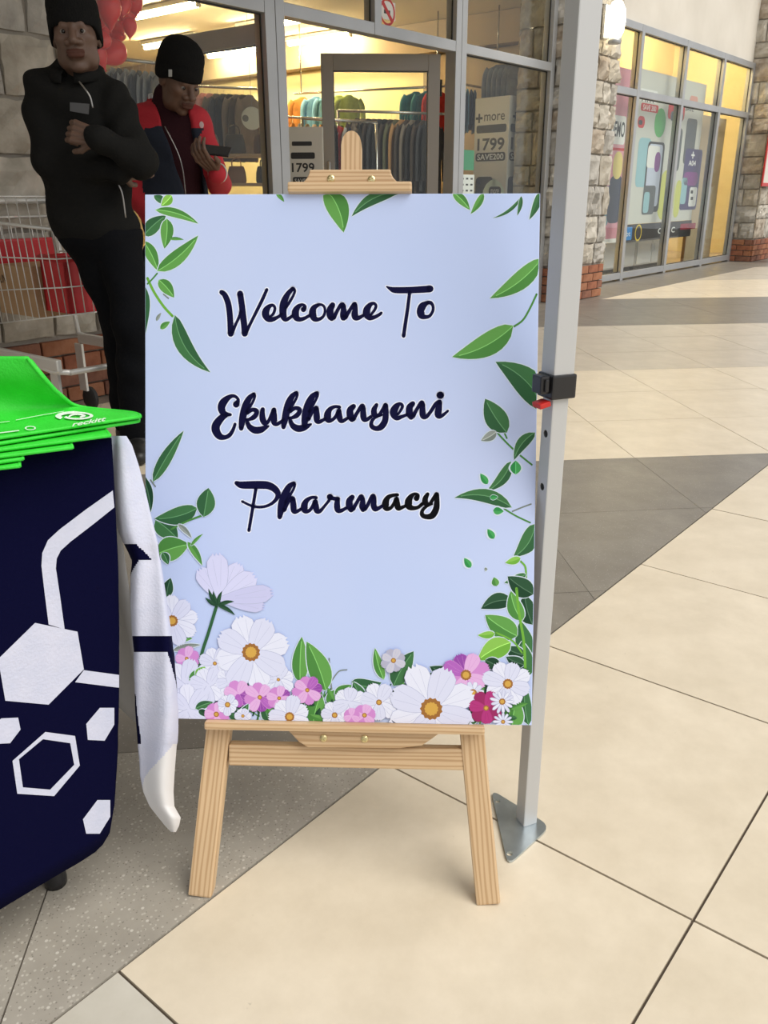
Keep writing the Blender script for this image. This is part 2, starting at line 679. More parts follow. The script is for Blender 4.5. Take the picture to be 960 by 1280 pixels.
window('window_1', 2.70, 4.17, VL, 'fixed shop window beside the open glass door', [0.05, ZT, 2.97], bw=0.085)
w2 = window('window_2', 4.175, 6.19, VL, 'glass fanlight above the open shop doors', [ZT, 2.97], mull=(5.165,), bw=0.075, z_base=0.0)
window('window_3', 6.195, 7.70, VL, 'fixed shop window with price standee behind it', [0.05, ZT, 2.97], bw=0.07)
window('window_4', 8.90, 14.30, VR, 'tall shop window full of phone posters', [0.06, 2.10, 2.76], mull=(10.28, 11.65, 13.02), bw=0.075)


def door_leaf(name, u, v, ang, L, m, label):
    """leaf from hinge at (u, v), pointing at angle ang (degrees from the facade direction)"""
    r = facade_thing(name, label, None, u, v, 0.012, drz=radians(ang), kind='structure')
    s, t, top = 0.095, 0.022, 2.035
    bar(r, 'stile', 0, s, -t, t, 0, top, m)
    bar(r, 'stile', L - s, L, -t, t, 0, top, m)
    bar(r, 'top_rail', s, L - s, -t, t, top - 0.12, top, m)
    bar(r, 'bottom_rail', s, L - s, -t, t, 0, 0.18, m)
    pane(r, s, L - s, 0.18, top - 0.12)
    for z in (0.35, 1.05, 1.8):
        MB().tube([(-0.012, -0.03, z - 0.06), (-0.012, -0.03, z + 0.06)], 0.012, 8).build('hinge', m_gasket, r)
    for sgn in (-1, 1):
        hb = MB().tube([(L - 0.048, sgn * 0.022, 0.95), (L - 0.048, sgn * 0.07, 0.95), (L - 0.048, sgn * 0.07, 1.25), (L - 0.048, sgn * 0.022, 1.25)], 0.011, 8)
        hb.build('pull_handle', m_alu, r, smooth=True)
    return r


door_leaf('door_1', 4.285, VL + 0.08, 92, 0.94, m_alu, 'grey glazed door leaf opened inwards behind the man in red')
door_leaf('door_2', 6.085, VL + 0.08, 180 - 47, 0.94, m_bronze, 'taupe glazed door leaf standing half open')

# ================================================================== stone pillars with brick bases
m_stone = [mat('stone_%s' % n, c, 0.95, col2=c2, nscale=9, bump=0.9, bscale=22, detail=8) for n, c, c2 in
           (('buff', (0.36, 0.32, 0.26), (0.53, 0.49, 0.415)), ('grey', (0.33, 0.31, 0.275), (0.49, 0.465, 0.42)),
            ('pale', (0.40, 0.37, 0.31), (0.60, 0.56, 0.49)), ('rust', (0.31, 0.25, 0.19), (0.50, 0.44, 0.36)))]
m_mortar = mat('stone_mortar', (0.34, 0.31, 0.265), 0.95, bump=0.5, bscale=60)
m_brick = [mat('brick_%s' % n, c, 0.9, col2=c2, nscale=14, bump=0.4, bscale=60) for n, c, c2 in
           (('red', (0.22, 0.075, 0.04), (0.34, 0.13, 0.07)), ('brown', (0.17, 0.07, 0.045), (0.27, 0.12, 0.075)), ('orange', (0.27, 0.105, 0.05), (0.37, 0.16, 0.085)))]


def stone_mesh(w, h, d=0.05):
    n = 6
    rough = RNG.normal(size=(n, n)) * 0.011
    rough = (rough + np.roll(rough, 1, 0) + np.roll(rough, 1, 1)) / 1.7
    tl = RNG.normal(size=3) * 0.008
    vs, fs = [], []
    for i in range(n):
        for j in range(n):
            a, b = i / (n - 1), j / (n - 1)
            e = min(a, 1 - a, b, 1 - b)
            y = -d * (0.45 if e < 0.01 else 0.85) + (rough[i, j] + tl[0] * (a - .5) + tl[1] * (b - .5)) * (0.5 if e < 0.01 else 1)
            jx, jz = (RNG.normal(size=2) * 0.004)
            if e < .01:
                jx, jz = abs(jx) * np.sign(.5 - a), abs(jz) * np.sign(.5 - b)
            vs.append(((a - .5) * w + jx, y, (b - .5) * h + jz))
    for i in range(n - 1):
        for j in range(n - 1):
            fs.append((i * n + j, (i + 1) * n + j, (i + 1) * n + j + 1, i * n + j + 1))
    rim = [i * n for i in range(n)] + [(n - 1) * n + j for j in range(1, n)] + [i * n + n - 1 for i in range(n - 2, -1, -1)] + [j for j in range(n - 2, 0, -1)]
    o = len(vs)
    for k in rim:
        vs.append((vs[k][0], 0.0, vs[k][2]))
    for k in range(len(rim)):
        l = (k + 1) % len(rim)
        fs.append((rim[k], o + k, o + l, rim[l]))
    return vs, fs


brick_mesh = {}


def lay_face(r, W, z0, z1, x_of, rz, sw, sh, bricks_h):
    """lay bricks then stones over a face of width W; x_of(s) -> local (x, y)"""
    course = 0.083
    nb = int(round(bricks_h / course))
    for c in range(nb):
        s = 0.0
        off = 0.5 if c % 2 else 1.0
        first = True
        while s < W - 0.01:
            L = 0.222 * (off if first else 1.0)
            first = False
            L = min(L, W - s)
            if L > 0.03:
                key = round(L, 3)
                if key not in brick_mesh:
                    brick_mesh[key] = MB().bbox(-L / 2 + 0.005, L / 2 - 0.005, -0.03, 0.03, -course / 2 + 0.005, course / 2 - 0.005, 0.005)
                x, y = x_of(s + L / 2)
                b = brick_mesh[key]
                if not hasattr(b, 'me'):
                    o = b.build('brick', random.choice(m_brick), r, loc=(x, y, (c + .5) * course), rz=rz)
                    b.me = o.data
                else:
                    o = bpy.data.objects.new('brick', b.me)
                    C.objects.link(o)
                    o.parent = r
                    o.location = (x, y, (c + .5) * course)
                    o.rotation_euler[2] = rz
                    o.material_slots[0].link = 'OBJECT'
                    o.material_slots[0].material = random.choice(m_brick)
            s += L
    z = nb * course + 0.01
    while z < z1 - 0.02:
        h = min(sh * random.uniform(0.75, 1.25), z1 - z)
        s = 0.0
        while s < W - 0.01:
            w = sw * random.uniform(0.7, 1.35)
            if W - s - w < sw * 0.5:
                w = W - s
            mb = MB()
            mb.add(*stone_mesh(w - 0.012, h - 0.012, 0.045))
            x, y = x_of(s + w / 2)
            mb.build('stone', random.choice(m_stone), r, loc=(x, y, z + h / 2), rz=rz)
            s += w
        z += h


def pillar(u0, u1, vf, vb, label, top, sw, sh, left=True, bricks=0.332):
    r = facade_thing('stone_pillar', label, 'pillar', u0, vf)
    W, D = u1 - u0, vb - vf
    MB().box(0.02, W - 0.02, 0.02, D, 0, 5.2).build('core', m_mortar, r)
    lay_face(r, W, 0, top, lambda s: (s, 0.02), 0.0, sw, sh, bricks)
    if left:
        lay_face(r, D - 0.02, 0, top, lambda s: (0.02, 0.02 + s), -pi / 2, sw, sh, bricks)
    return r


pillar(1.45, 2.69, VP, VL + 0.02, 'dim stone-clad pillar behind the man with crossed arms', 2.5, 0.21, 0.27, left=False)
pillar(7.72, 8.62, VP, VR + 0.04, 'stone-clad pillar with brick base behind the aluminium pole', 3.3, 0.22, 0.24)
pillar(14.31, 15.25, 4.25, VR + 0.04, 'stone-clad pillar with brick base at the end of the poster window', 3.9, 0.25, 0.26)

# ================================================================== easel and welcome board
m_wood_v = mat('pine_upright', (0.47, 0.30, 0.155), 0.55, col2=(0.62, 0.44, 0.26), stretch=(1, 0.05, 1), wave=('X', 46, 6.0), lo=0.05, hi=0.6, bump=0.1, bscale=60)
m_wood_h = mat('pine_rail', (0.47, 0.30, 0.155), 0.55, col2=(0.62, 0.44, 0.26), stretch=(0.05, 1, 1), wave=('Y', 46, 6.0), lo=0.05, hi=0.6, bump=0.1, bscale=60)
m_brass = mat('brass_screw', (0.72, 0.62, 0.34), 0.3, 1.0)
m_dark = mat('carton_ink', (0.01, 0.01, 0.01), 0.8)  # flat dark ink for the lettering on the carton
LF = on_z(248, 1127)
RF = on_z(612, 1137)
ax = (RF - LF) / np.linalg.norm(RF - LF)
bk = np.array([-ax[1], ax[0], 0])
TILT = radians(18.5)
ay = cos(TILT) * np.array([0, 0, 1.0]) + sin(TILT) * bk
az = np.cross(ax, ay)
EM = Matrix([[ax[i], ay[i], az[i], LF[i]] for i in range(3)] + [[0, 0, 0, 1]])


def bp(x, y, z=0.0):                 # photograph measure -> point on the board plane
    P = on_plane(x, y, LF + az * z, az) - LF
    return float(P @ ax), float(P @ ay)


easel = thing('display_easel', 'pine wooden tripod easel holding the welcome board', 'easel', matrix=EM)


def quad_bar(p0, p1, w, z0, z1, name, m, parent, bevel=0.003):
    p0, p1 = np.array(p0, float), np.array(p1, float)
    d = (p1 - p0) / np.linalg.norm(p1 - p0)
    n = np.array([-d[1], d[0]])
    L = np.linalg.norm(p1 - p0)
    # build in a straight local frame so the grain follows the bar
    o = MB().bbox(-w / 2, w / 2, 0, L, z0, z1, bevel).build(name, m, parent)
    o.location = (p0[0], p0[1], 0)
    o.rotation_euler[2] = -atan2(d[0], d[1])
    return o


quad_bar((0.0, 0.004), (0.114, 1.065), 0.037, -0.034, -0.006, 'front_leg', m_wood_v, easel)
quad_bar((0.450, 0.004), (0.336, 1.065), 0.037, -0.034, -0.006, 'front_leg', m_wood_v, easel)
MB().bbox(0.045, 0.410, 0.212, 0.246, -0.030, -0.008, 0.003).build('cross_rail', m_wood_h, easel)
MB().bbox(0.10, 0.35, 1.035, 1.075, -0.030, -0.008, 0.003).build('cross_rail', m_wood_h, easel)
MB().bbox(0.014, 0.438, 0.2765, 0.2888, -0.006, 0.022, 0.003).build('ledge', m_wood_h, easel)
hp = [(0.0155 * cos(a), 1.170 + 0.022 * sin(a)) for a in np.linspace(0, pi, 11)]
mast = MB().prism([(0.2265 + x, y) for x, y in [(-0.0155, 0.248), (0.0155, 0.248)] + hp], -0.056, -0.0345).build('mast', m_wood_v, easel)


def clamp_block(pts, name, z0, z1, screws):
    b = MB().prism(pts, z0, z1).build(name, m_wood_h, easel)
    md = b.modifiers.new('bevel', 'BEVEL')
    md.width = 0.002
    md.segments = 2
    for (x, y) in screws:
        s = cut_mesh(MB().lathe([(0.0, -0.002), (0.006, -0.002), (0.006, 0.0), (0.0055, 0.0014), (0.003, 0.0026), (0.0, 0.0026)], 14),
                     [MB().box(-0.0036, 0.0036, -0.0008, 0.0008, 0.0004, 0.004), MB().box(-0.0008, 0.0008, -0.0036, 0.0036, 0.0004, 0.004)])
        s.build('screw', m_brass, b, loc=(x, y, z1), rz=0.4)
    return b


# top clamp: rounded shoulders, lower lip
xb0, xb1 = bp(362, 240)[0], bp(514, 240)[0]
yt, ym, yb = bp(438, 209)[1], bp(438, 230)[1], bp(438, 243)[1]
sh = []
x0, x1 = bp(386, 210)[0], bp(488, 210)[0]
for t in np.linspace(0, 1, 7):          # right concave shoulder
    sh.append((x1 + (xb1 - x1) * (1 - cos(t * pi / 2)) , yt - (yt - ym) * sin(t * pi / 2)))
left = [(xb0 + x1 - x0 + (x0 - xb0) - (x - x1) * (x0 - xb0) / (xb1 - x1) - (x1 - x0), y) for x, y in sh]
left = [(x0 - (x - x1) / (xb1 - x1) * (x0 - xb0), y) for x, y in sh]
clamp_block(left[::-1] + sh + [] if False else [(xb0, yb)] + [(xb1, yb)] + sh[::-1] + left, 'top_clamp', -0.033, -0.008, [(bp(413, 221)[0], bp(413, 221)[1]), (bp(464, 222)[0], bp(464, 222)[1])])
MB().bbox(xb0 - 0.001, xb1 + 0.001, 1.0828, bp(438, 231)[1], -0.010, 0.016, 0.003).build('clamp_lip', m_wood_h, easel)
lc = [bp(*p) for p in ((358, 909), (556, 911), (527, 931), (500, 934), (385, 933), (374, 926))]
clamp_block(lc[::-1], 'lower_clamp', -0.0078, 0.006, [bp(405, 921), bp(456, 922)])
# rear strut
strut = on = None
back_top = Vector((0.2265, 1.02, -0.06))
inv = EM.inverted()
foot_w = Vector((EM @ Vector((0.2265, 0, 0)))) + Vector((0.0, 1.0, 0))
foot_w.z = 0.012
foot_l = inv @ foot_w
MB().tube([back_top, foot_l], 0.016, 4).build('rear_leg', m_wood_v, easel)
MB().tube([(0.2265 - .03, 1.02, -0.058), (0.2265 + .03, 1.02, -0.058)], 0.006, 8).build('hinge_bolt', m_brass, easel, smooth=True)

# ---- board
BX0, BX1, BY0, BY1 = -0.0805, 0.5100, 0.2885, 1.0830
BZ = 0.006
m_board = mat('board_print_white', (0.49, 0.595, 0.89), 0.45, col2=(0.53, 0.615, 0.89), nscale=2.0, spec=0.35)
m_edge = mat('board_edge', (0.8, 0.8, 0.82), 0.6)
board = thing('welcome_board', 'white welcome sign board printed with dark script lettering, leaves and flowers', 'sign', matrix=EM @ Matrix.Translation((BX0, BY0, 0)))
MB().bbox(0, BX1 - BX0, 0, BY1 - BY0, 0.0, BZ, 0.0012).build('panel', m_board, board)
LAY = [BZ + 2e-5]


def layer():
    LAY[0] += 2.0e-6
    return LAY[0]


def cl(p):
    return (min(max(p[0], BX0 + 0.0008), BX1 - 0.0008) - BX0, min(max(p[1], BY0 + 0.0008), BY1 - 0.0008) - BY0)


PS = 0.591 / 485.0                    # metres per photograph pixel on the board


def flat(mb, pts, mi=0):              # triangle strip-ish polygon list of (left, right) pairs, in board metres
    z = layer()
    vs, fs = [], []
    for a, b in pts:
        vs += [(*cl(a), z), (*cl(b), z)]
    for i in range(len(pts) - 1):
        fs.append((2 * i, 2 * i + 1, 2 * i + 3, 2 * i + 2))
    mb.add(vs, fs, mi)


def stroke(mb, pts, mi=0, grow=0.0, z=None):
    """variable-width stroke given as (x, y, r) in board metres; drawn as bands and round joints"""
    z = z or layer()
    q = catmull(pts, 5)
    vs, fs = [], []
    n = 10
    for k, p in enumerate(q):
        if k in (0, len(q) - 1):
            o = len(vs)
            for i in range(n):
                a = 2 * pi * i / n
                vs.append((*cl((p[0] + (p[2] + grow) * cos(a), p[1] + (p[2] + grow) * sin(a))), z))
            fs.append(tuple(range(o, o + n)))
    o = len(vs)
    for k, p in enumerate(q):
        a, b = q[max(k - 1, 0)], q[min(k + 1, len(q) - 1)]
        d = np.array([b[0] - a[0], b[1] - a[1]])
        d /= np.linalg.norm(d) + 1e-9
        r = p[2] + grow
        vs += [(*cl((p[0] - d[1] * r, p[1] + d[0] * r)), z), (*cl((p[0] + d[1] * r, p[1] - d[0] * r)), z)]
    for k in range(len(q) - 1):
        fs.append((o + 2 * k, o + 2 * k + 1, o + 2 * k + 3, o + 2 * k + 2))
    mb.add(vs, fs, mi)


# ---- lettering, traced stroke by stroke; each letter: crop offset, list of strokes (x, y, r) at 9.6 per pixel
LET = [
 ('W', (265, 345), [[(125,205,28),(165,240,33),(205,340,36),(225,480,36),(232,620,36),(235,702,36)], [(250,690,24),(290,600,18),(335,500,18),(355,440,20)], [(347,222,37),(365,340,37),(382,480,38),(398,620,38),(402,700,37)], [(415,690,24),(470,580,19),(540,440,20),(610,300,21),(666,174,19)]]),
 ('e', (265, 345), [[(705,500,14),(745,460,18),(763,400,18),(742,362,18),(700,372,26),(660,420,42),(652,475,44),(685,525,36),(740,528,28),(800,500,20),(845,468,18)]]),
 ('l', (340, 345), [[(255,162,24),(195,230,32),(150,330,44),(138,430,44),(148,500,38),(170,530,28),(205,520,22),(255,485,18)], [(255,160,22),(280,185,17),(265,240,16),(220,320,18),(170,390,20)]]),
 ('c', (340, 345), [[(384,412,32),(402,375,20),(370,354,18),(320,380,30),(288,440,44),(298,505,40),(340,530,28),(400,515,22),(460,480,18)]]),
 ('o', (340, 345), [[(560,356,20),(510,390,34),(492,450,44),(512,515,38),(560,530,24),(615,500,18),(640,440,16),(632,380,16),(598,354,16),(560,356,20)]]),
 ('m', (400, 345), [[(155,358,33),(125,420,42),(130,490,42),(145,518,32)], [(170,510,26),(210,430,22),(250,360,22),(275,350,26)], [(280,365,32),(287,410,34),(286,470,42),(286,508,38)], [(310,505,26),(355,430,22),(400,360,22),(420,345,26)], [(425,360,28),(426,410,32),(420,470,40),(430,508,36),(470,510,26),(525,480,18)]]),
 ('e', (400, 345), [[(610,478,14),(655,420,18),(674,370,18),(650,338,18),(605,355,28),(567,410,42),(562,468,42),(595,510,32),(650,505,24),(710,475,20),(738,452,16)]]),
 ('T', (470, 345), [[(128,138,7),(170,160,22),(230,180,36),(400,180,38),(560,172,40),(648,165,41)], [(405,200,20),(380,400,21),(350,600,22),(332,728,22)]]),
 ('o', (470, 345), [[(615,330,22),(560,370,44),(533,430,44),(548,480,44),(582,500,28),(640,490,20),(680,430,18),(682,370,18),(655,332,22),(615,330,22)]]),
 ('E', (260, 470), [[(348,345,40),(372,290,20),(330,247,20),(270,255,28),(200,315,46),(172,380,46),(190,440,40),(230,462,28),(280,468,18)], [(235,470,26),(170,510,42),(110,590,50),(107,660,50),(150,725,42),(215,738,28),(270,710,26),(310,650,22),(335,580,18)]]),
 ('k', (260, 470), [[(560,222,22),(505,270,34),(462,360,44),(432,470,44),(415,570,38),(408,632,28)], [(560,222,20),(570,250,17),(550,310,16),(505,385,18),(470,440,22)], [(480,450,20),(540,410,24),(588,422,29),(588,460,29),(555,500,30),(500,525,20),(470,530,20)], [(480,560,24),(510,615,34),(570,652,42),(640,648,40),(700,620,26),(735,605,12)]]),
 ('u', (260, 470), [[(665,404,26),(660,450,32),(665,520,38),(690,566,34),(730,550,22),(765,480,22),(795,410,25)], [(800,408,26),(803,480,34),(803,555,38),(832,580,26),(880,555,20),(915,525,18)]]),
 ('k', (340, 470), [[(300,205,22),(248,250,34),(205,340,44),(175,460,44),(155,560,36),(145,615,27)], [(300,205,20),(310,235,17),(290,290,16),(245,365,18),(210,420,22)], [(225,430,20),(285,390,24),(333,402,28),(333,440,28),(300,480,30),(245,505,20),(210,510,20)], [(225,540,24),(255,598,34),(315,632,42),(385,625,38),(440,600,26),(475,580,12)]]),
 ('h', (340, 470), [[(545,207,22),(492,250,36),(445,340,46),(415,450,48),(400,540,42),(395,600,32)], [(545,205,20),(553,235,17),(530,295,16),(490,365,18),(455,430,22)], [(440,520,28),(490,430,24),(535,385,26)], [(540,392,28),(542,470,38),(547,535,38),(580,550,26),(645,515,18)]]),
 ('a', (340, 470), [[(815,378,20),(760,372,20),(700,405,30),(672,470,44),(682,528,40),(730,528,22),(775,480,22),(805,420,26)], [(808,420,28),(812,480,36),(827,533,33),(860,540,24),(915,505,18)]]),
 ('n', (410, 470), [[(310,368,30),(270,412,40),(270,480,42),(290,525,32)], [(310,520,26),(350,450,22),(400,370,24),(420,362,26)], [(425,385,30),(427,480,38),(437,523,32),(470,525,24),(520,490,20)]]),
 ('y', (410, 470), [[(585,350,22),(555,410,34),(562,468,36),(610,472,22),(650,420,22),(690,350,24)], [(695,357,28),(696,440,34),(686,540,38),(640,612,38),(580,633,30),(527,605,28),(527,550,22),(570,500,18),(650,470,14)]]),
 ('e', (410, 470), [[(840,465,14),(883,400,18),(893,362,20),(868,338,20),(825,365,36),(792,420,46),(797,472,44),(832,508,30),(890,490,22),(955,465,18)]]),
 ('n', (480, 470), [[(345,336,30),(308,380,40),(305,450,42),(325,498,32)], [(350,485,26),(390,410,22),(440,330,24),(460,322,24)], [(463,345,30),(462,450,38),(472,493,30),(510,490,24),(560,430,22),(620,340,24),(665,312,26)]]),
 ('i', (480, 470), [[(670,322,26),(655,400,40),(647,468,40),(667,493,24),(710,470,20),(765,422,14)], [(673,236,44),(676,236,44)]]),
 ('P', (285, 585), [[(112,180,26),(170,203,42),(300,203,47),(420,203,48),(490,210,46),(560,244,42),(605,300,36),(595,360,26),(540,420,20),(460,458,18),(370,467,18),(280,448,16),(180,400,15)], [(343,250,20),(310,450,20),(280,630,20),(260,747,19)]]),
 ('h', (285, 585), [[(795,182,22),(742,222,36),(690,320,46),(655,430,48),(637,530,38),(628,588,27)], [(800,182,20),(808,205,17),(790,260,16),(745,335,18),(700,410,22)], [(680,500,28),(725,410,24),(775,360,26)], [(785,368,30),(792,450,38),(798,513,34),(830,520,24),(885,490,18)]]),
 ('a', (360, 585), [[(345,355,20),(290,353,20),(230,390,30),(202,450,42),(212,508,38),(260,510,22),(300,460,22),(330,400,26)], [(335,400,28),(342,460,36),(352,513,33),(390,515,24),(440,460,18),(500,385,18)]]),
 ('r', (360, 585), [[(506,345,36),(510,347,36)], [(508,355,26),(560,366,24),(605,370,26)], [(600,370,28),(593,440,37),(602,500,36),(640,510,26),(705,478,18)]]),
 ('m', (360, 585), [[(775,348,30),(742,392,40),(740,450,42),(760,500,32)], [(785,490,26),(825,420,22),(870,345,24),(890,340,24)], [(895,360,28),(900,400,32),(896,460,40),(902,500,28)], [(925,490,26),(955,450,22),(1010,340,24),(1032,335,24)], [(1034,350,28),(1034,400,32),(1030,440,36),(1045,488,33),(1090,480,24),(1135,450,18)]]),
 ('a', (460, 585), [[(355,322,20),(300,327,22),(240,355,30),(212,420,42),(222,478,38),(270,480,22),(310,430,22),(340,370,26)], [(345,370,28),(352,430,35),(362,478,33),(400,475,24),(455,450,18)]]),
 ('c', (460, 585), [[(582,363,34),(598,325,22),(560,312,20),(515,342,30),(487,400,44),(494,458,42),(540,480,28),(600,470,22),(650,430,22)]]),
 ('y', (460, 585), [[(715,312,22),(686,370,34),(692,423,35),(740,427,22),(780,370,22),(820,312,24)], [(825,317,27),(826,400,32),(816,490,38),(770,568,39),(700,583,30),(652,562,28),(652,510,22),(700,460,18),(770,430,12)]]),
]
m_ink = mat('navy_ink', (0.003, 0.003, 0.035), 0.6, spec=0.1)
m_ink2 = mat('black_ink', (0.002, 0.002, 0.004), 0.6, spec=0.1)
m_halo = mat('white_print', (0.76, 0.80, 0.95), 0.45, spec=0.35)


def trace(off, st):
    out = []
    for x, y, r in st:
        X, Y = bp(off[0] + x / 9.6, off[1] + y / 9.6)
        out.append((X, Y, r / 9.6 * PS))
    return out


ZH, ZL = BZ + 2.2e-5, BZ + 4.4e-5
LAY[0] = BZ + 6e-5
for k, (ch, off, sts) in enumerate(LET):
    mb, hb_ = MB(), MB()
    for st in sts:
        stroke(mb, trace(off, st), z=ZL)
        stroke(hb_, trace(off, st), grow=0.0016, z=ZH)
    o = mb.build('letter', m_ink2 if k >= len(LET) - 3 else m_ink, board)
    hb_.build('letter_outline', m_halo, o)
    if ch.isupper():
        o['label'] = 'large printed script letter ' + ch

# ---- printed leaves
GREENS = {'d': ((0.03, 0.115, 0.045), (0.05, 0.17, 0.06)), 'm': ((0.07, 0.24, 0.05), (0.12, 0.34, 0.075)), 'l': ((0.16, 0.42, 0.05), (0.25, 0.53, 0.09)),
          'k': ((0.012, 0.055, 0.025), (0.025, 0.085, 0.04)), 'g': ((0.2, 0.24, 0.22), (0.3, 0.34, 0.32)), 'e': ((0.03, 0.26, 0.07), (0.06, 0.36, 0.1))}
m_leaf = {k: (mat('leaf_print_%s_a' % k, a, 0.5, spec=0.2), mat('leaf_print_%s_b' % k, b, 0.5, spec=0.2), mat('leaf_rib_%s' % k, tuple(min(1, c * 1.7 + .03) for c in b), 0.45)) for k, (a, b) in GREENS.items()}
m_leafhalo = mat('leaf_halo', (0.60, 0.70, 0.82), 0.45)


def leaf(base, tip, w, tone='m', bend=0.12, halo=1.2, peak=0.75):
    b, t = np.array(bp(*base)), np.array(bp(*tip))
    d = t - b
    L = np.linalg.norm(d)
    n = np.array([-d[1], d[0]]) / L
    N = 11
    sp, hw = [], []
    for i in range(N):
        s = i / (N - 1)
        sp.append(b + d * s + n * (bend * L * 4 * s * (1 - s) * 0.35))
        hw.append(w / 2 * PS * max(0.0, sin(pi * s ** peak)) ** 0.85 + 0.0001)
    mb = MB()
    if halo:
        h = halo * PS
        flat(mb, [(sp[i] + n * (hw[i] + h), sp[i] - n * (hw[i] + h)) for i in range(N)], 3)
    flat(mb, [(sp[i] + n * hw[i], sp[i]) for i in range(N)], 0)
    flat(mb, [(sp[i], sp[i] - n * hw[i]) for i in range(N)], 1)
    if w > 9:
        flat(mb, [(sp[i] + n * 0.0006, sp[i] - n * 0.0006) for i in range(N - 1)], 2)
    return mb.build('printed_leaf', [*m_leaf[tone], m_leafhalo], board)


def stem(pts, r, tone='m'):
    mb = MB()
    stroke(mb, [(*bp(x, y), r * PS) for x, y in pts])
    return mb.build('printed_stem', m_leaf[tone][0], board)


PW = {'w': ((0.74, 0.77, 0.92), (0.66, 0.69, 0.88)), 'v': ((0.56, 0.57, 0.84), (0.64, 0.65, 0.90)), 'p': ((0.60, 0.24, 0.62), (0.72, 0.42, 0.74)),
      'q': ((0.28, 0.05, 0.38), (0.42, 0.11, 0.5)), 'r': ((0.30, 0.006, 0.11), (0.42, 0.02, 0.19)), 's': ((0.42, 0.42, 0.55), (0.56, 0.56, 0.68))}
m_pet = {k: (mat('petal_%s_a' % k, a, 0.45), mat('petal_%s_b' % k, b, 0.45)) for k, (a, b) in PW.items()}
m_cen = (mat('flower_centre_a', (0.32, 0.13, 0.02), 0.5), mat('flower_centre_b', (0.62, 0.36, 0.06), 0.5))
m_ptl = mat('petal_line', (0.42, 0.45, 0.66), 0.45)


def petal(mb, c, t, w, mi, blunt=True):
    d = t - c
    L = np.linalg.norm(d)
    n = np.array([-d[1], d[0]]) / (L + 1e-9)
    N = 9
    prs, prh = [], []
    for i in range(N):
        s = i / (N - 1)
        h = w / 2 * (0.25 + 0.75 * sin(min(1, s * 1.35) * pi / 2)) * (1.0 if s < 0.82 else (1 - ((s - 0.82) / 0.18) ** 2 * (0.45 if blunt else 0.95)))
        q = c + d * s
        prs.append((q + n * h, q - n * h))
        prh.append((q + n * (h + 0.0007), q - n * (h + 0.0007)))
    flat(mb, prh, 4)
    flat(mb, prs, mi)
    if blunt and w > 0.008:          # toothed tip
        z = layer()
        q = c + d
        hw_ = np.linalg.norm(prs[-1][0] - prs[-1][1]) / 2
        for k in (-0.66, 0.0, 0.66):
            a_, b_, t_ = q + n * hw_ * (k + .34) - d * .02, q + n * hw_ * (k - .34) - d * .02, q + n * hw_ * k * .9 + d * .07
            mb.add([(*cl(a_), z), (*cl(b_), z), (*cl(t_), z)], [(0, 1, 2)], mi)
    if w > 0.008:
        for k in (-0.22, 0.22):
            flat(mb, [(c + d * s + n * (w * k * s + 0.00018), c + d * s + n * (w * k * s - 0.00018)) for s in (0.3, 0.6, 0.92)], 4)


def flower(cx, cy, R, tone='w', n=8, cen=0.16, a0=0.0, spread=2 * pi, sq=1.0, name='printed_flower', tones=None, wf=1.0, blunt=True):
    c = np.array(bp(cx, cy))
    mb = MB()
    order = list(range(n))
    for k in order[::2] + order[1::2]:
        a = a0 + spread * k / n
        rr = R * PS * random.uniform(0.9, 1.08)
        t = c + np.array([cos(a), sin(a) * sq]) * rr
        petal(mb, c, t, wf * 0.86 * R * PS * min(1.0, 5.6 / n), (2 * (k % 2) if False else (k % 2)) if not tones else (2 + k % 2 if k in tones else k % 2), blunt)
    if cen:
        z = layer()
        for q, (f, mi) in enumerate(((1.0, 5), (0.62, 6))):
            z = layer()
            N = 26
            pts = [cl((c[0] + cos(2 * pi * i / N) * cen * R * PS * f * (1 + 0.15 * (i % 2)), c[1] + sin(2 * pi * i / N) * cen * R * PS * f * (1 + 0.15 * (i % 2)))) for i in range(N)]
            mb.add([(x, y, z) for x, y in pts], [tuple(range(N))], mi)
    t2 = m_pet['q'] if tones else m_pet[tone]
    return mb.build(name, [m_pet[tone][0], m_pet[tone][1], t2[0], t2[1], m_ptl if tone in 'wvs' else m_pet[tone][0], m_cen[0], m_cen[1]], board)


# top left sprig
leaf((194, 246), (212, 259), 9, 'd'); leaf((216, 246), (203, 259), 12, 'l')
leaf((181, 296), (209, 271), 18, 'd'); leaf((210, 275), (207, 312), 16, 'm'); leaf((196, 264), (249, 281), 11, 'm', 0.2)
leaf((213, 300), (231, 301), 4, 'm', halo=0); leaf((181, 303), (199, 340), 15, 'm'); leaf((198, 340), (249, 296), 18, 'm', -0.15)
leaf((200, 351), (219, 373), 15, 'm'); stem([(186, 349), (194, 366), (206, 384), (217, 396)], 1.6, 'l'); leaf((220, 395), (264, 466), 20, 'd', -0.35)
stem([(186, 356), (192, 350), (198, 343)], 1.0, 'm'); leaf((181, 360), (183, 418), 22, 'd', -0.2); leaf((202, 412), (214, 403), 7, 'm')
leaf((197, 402), (203, 392), 4, 'g', halo=0); stem([(206, 369), (212, 374)], 0.8, 'g')
# top edge
leaf((346, 243), (356, 254), 5, 'm', halo=0); leaf((408, 238), (430, 292), 27, 'm', 0.25); leaf((498, 241), (440, 272), 15, 'd', -0.3)
leaf((566, 242), (587, 264), 11, 'm'); leaf((604, 243), (588, 269), 8, 'm'); leaf((651, 248), (616, 274), 4, 'd', 0.3, halo=0.5)
leaf((651, 247), (646, 271), 5, 'd', halo=0.5); leaf((675, 240), (661, 276), 9, 'd')
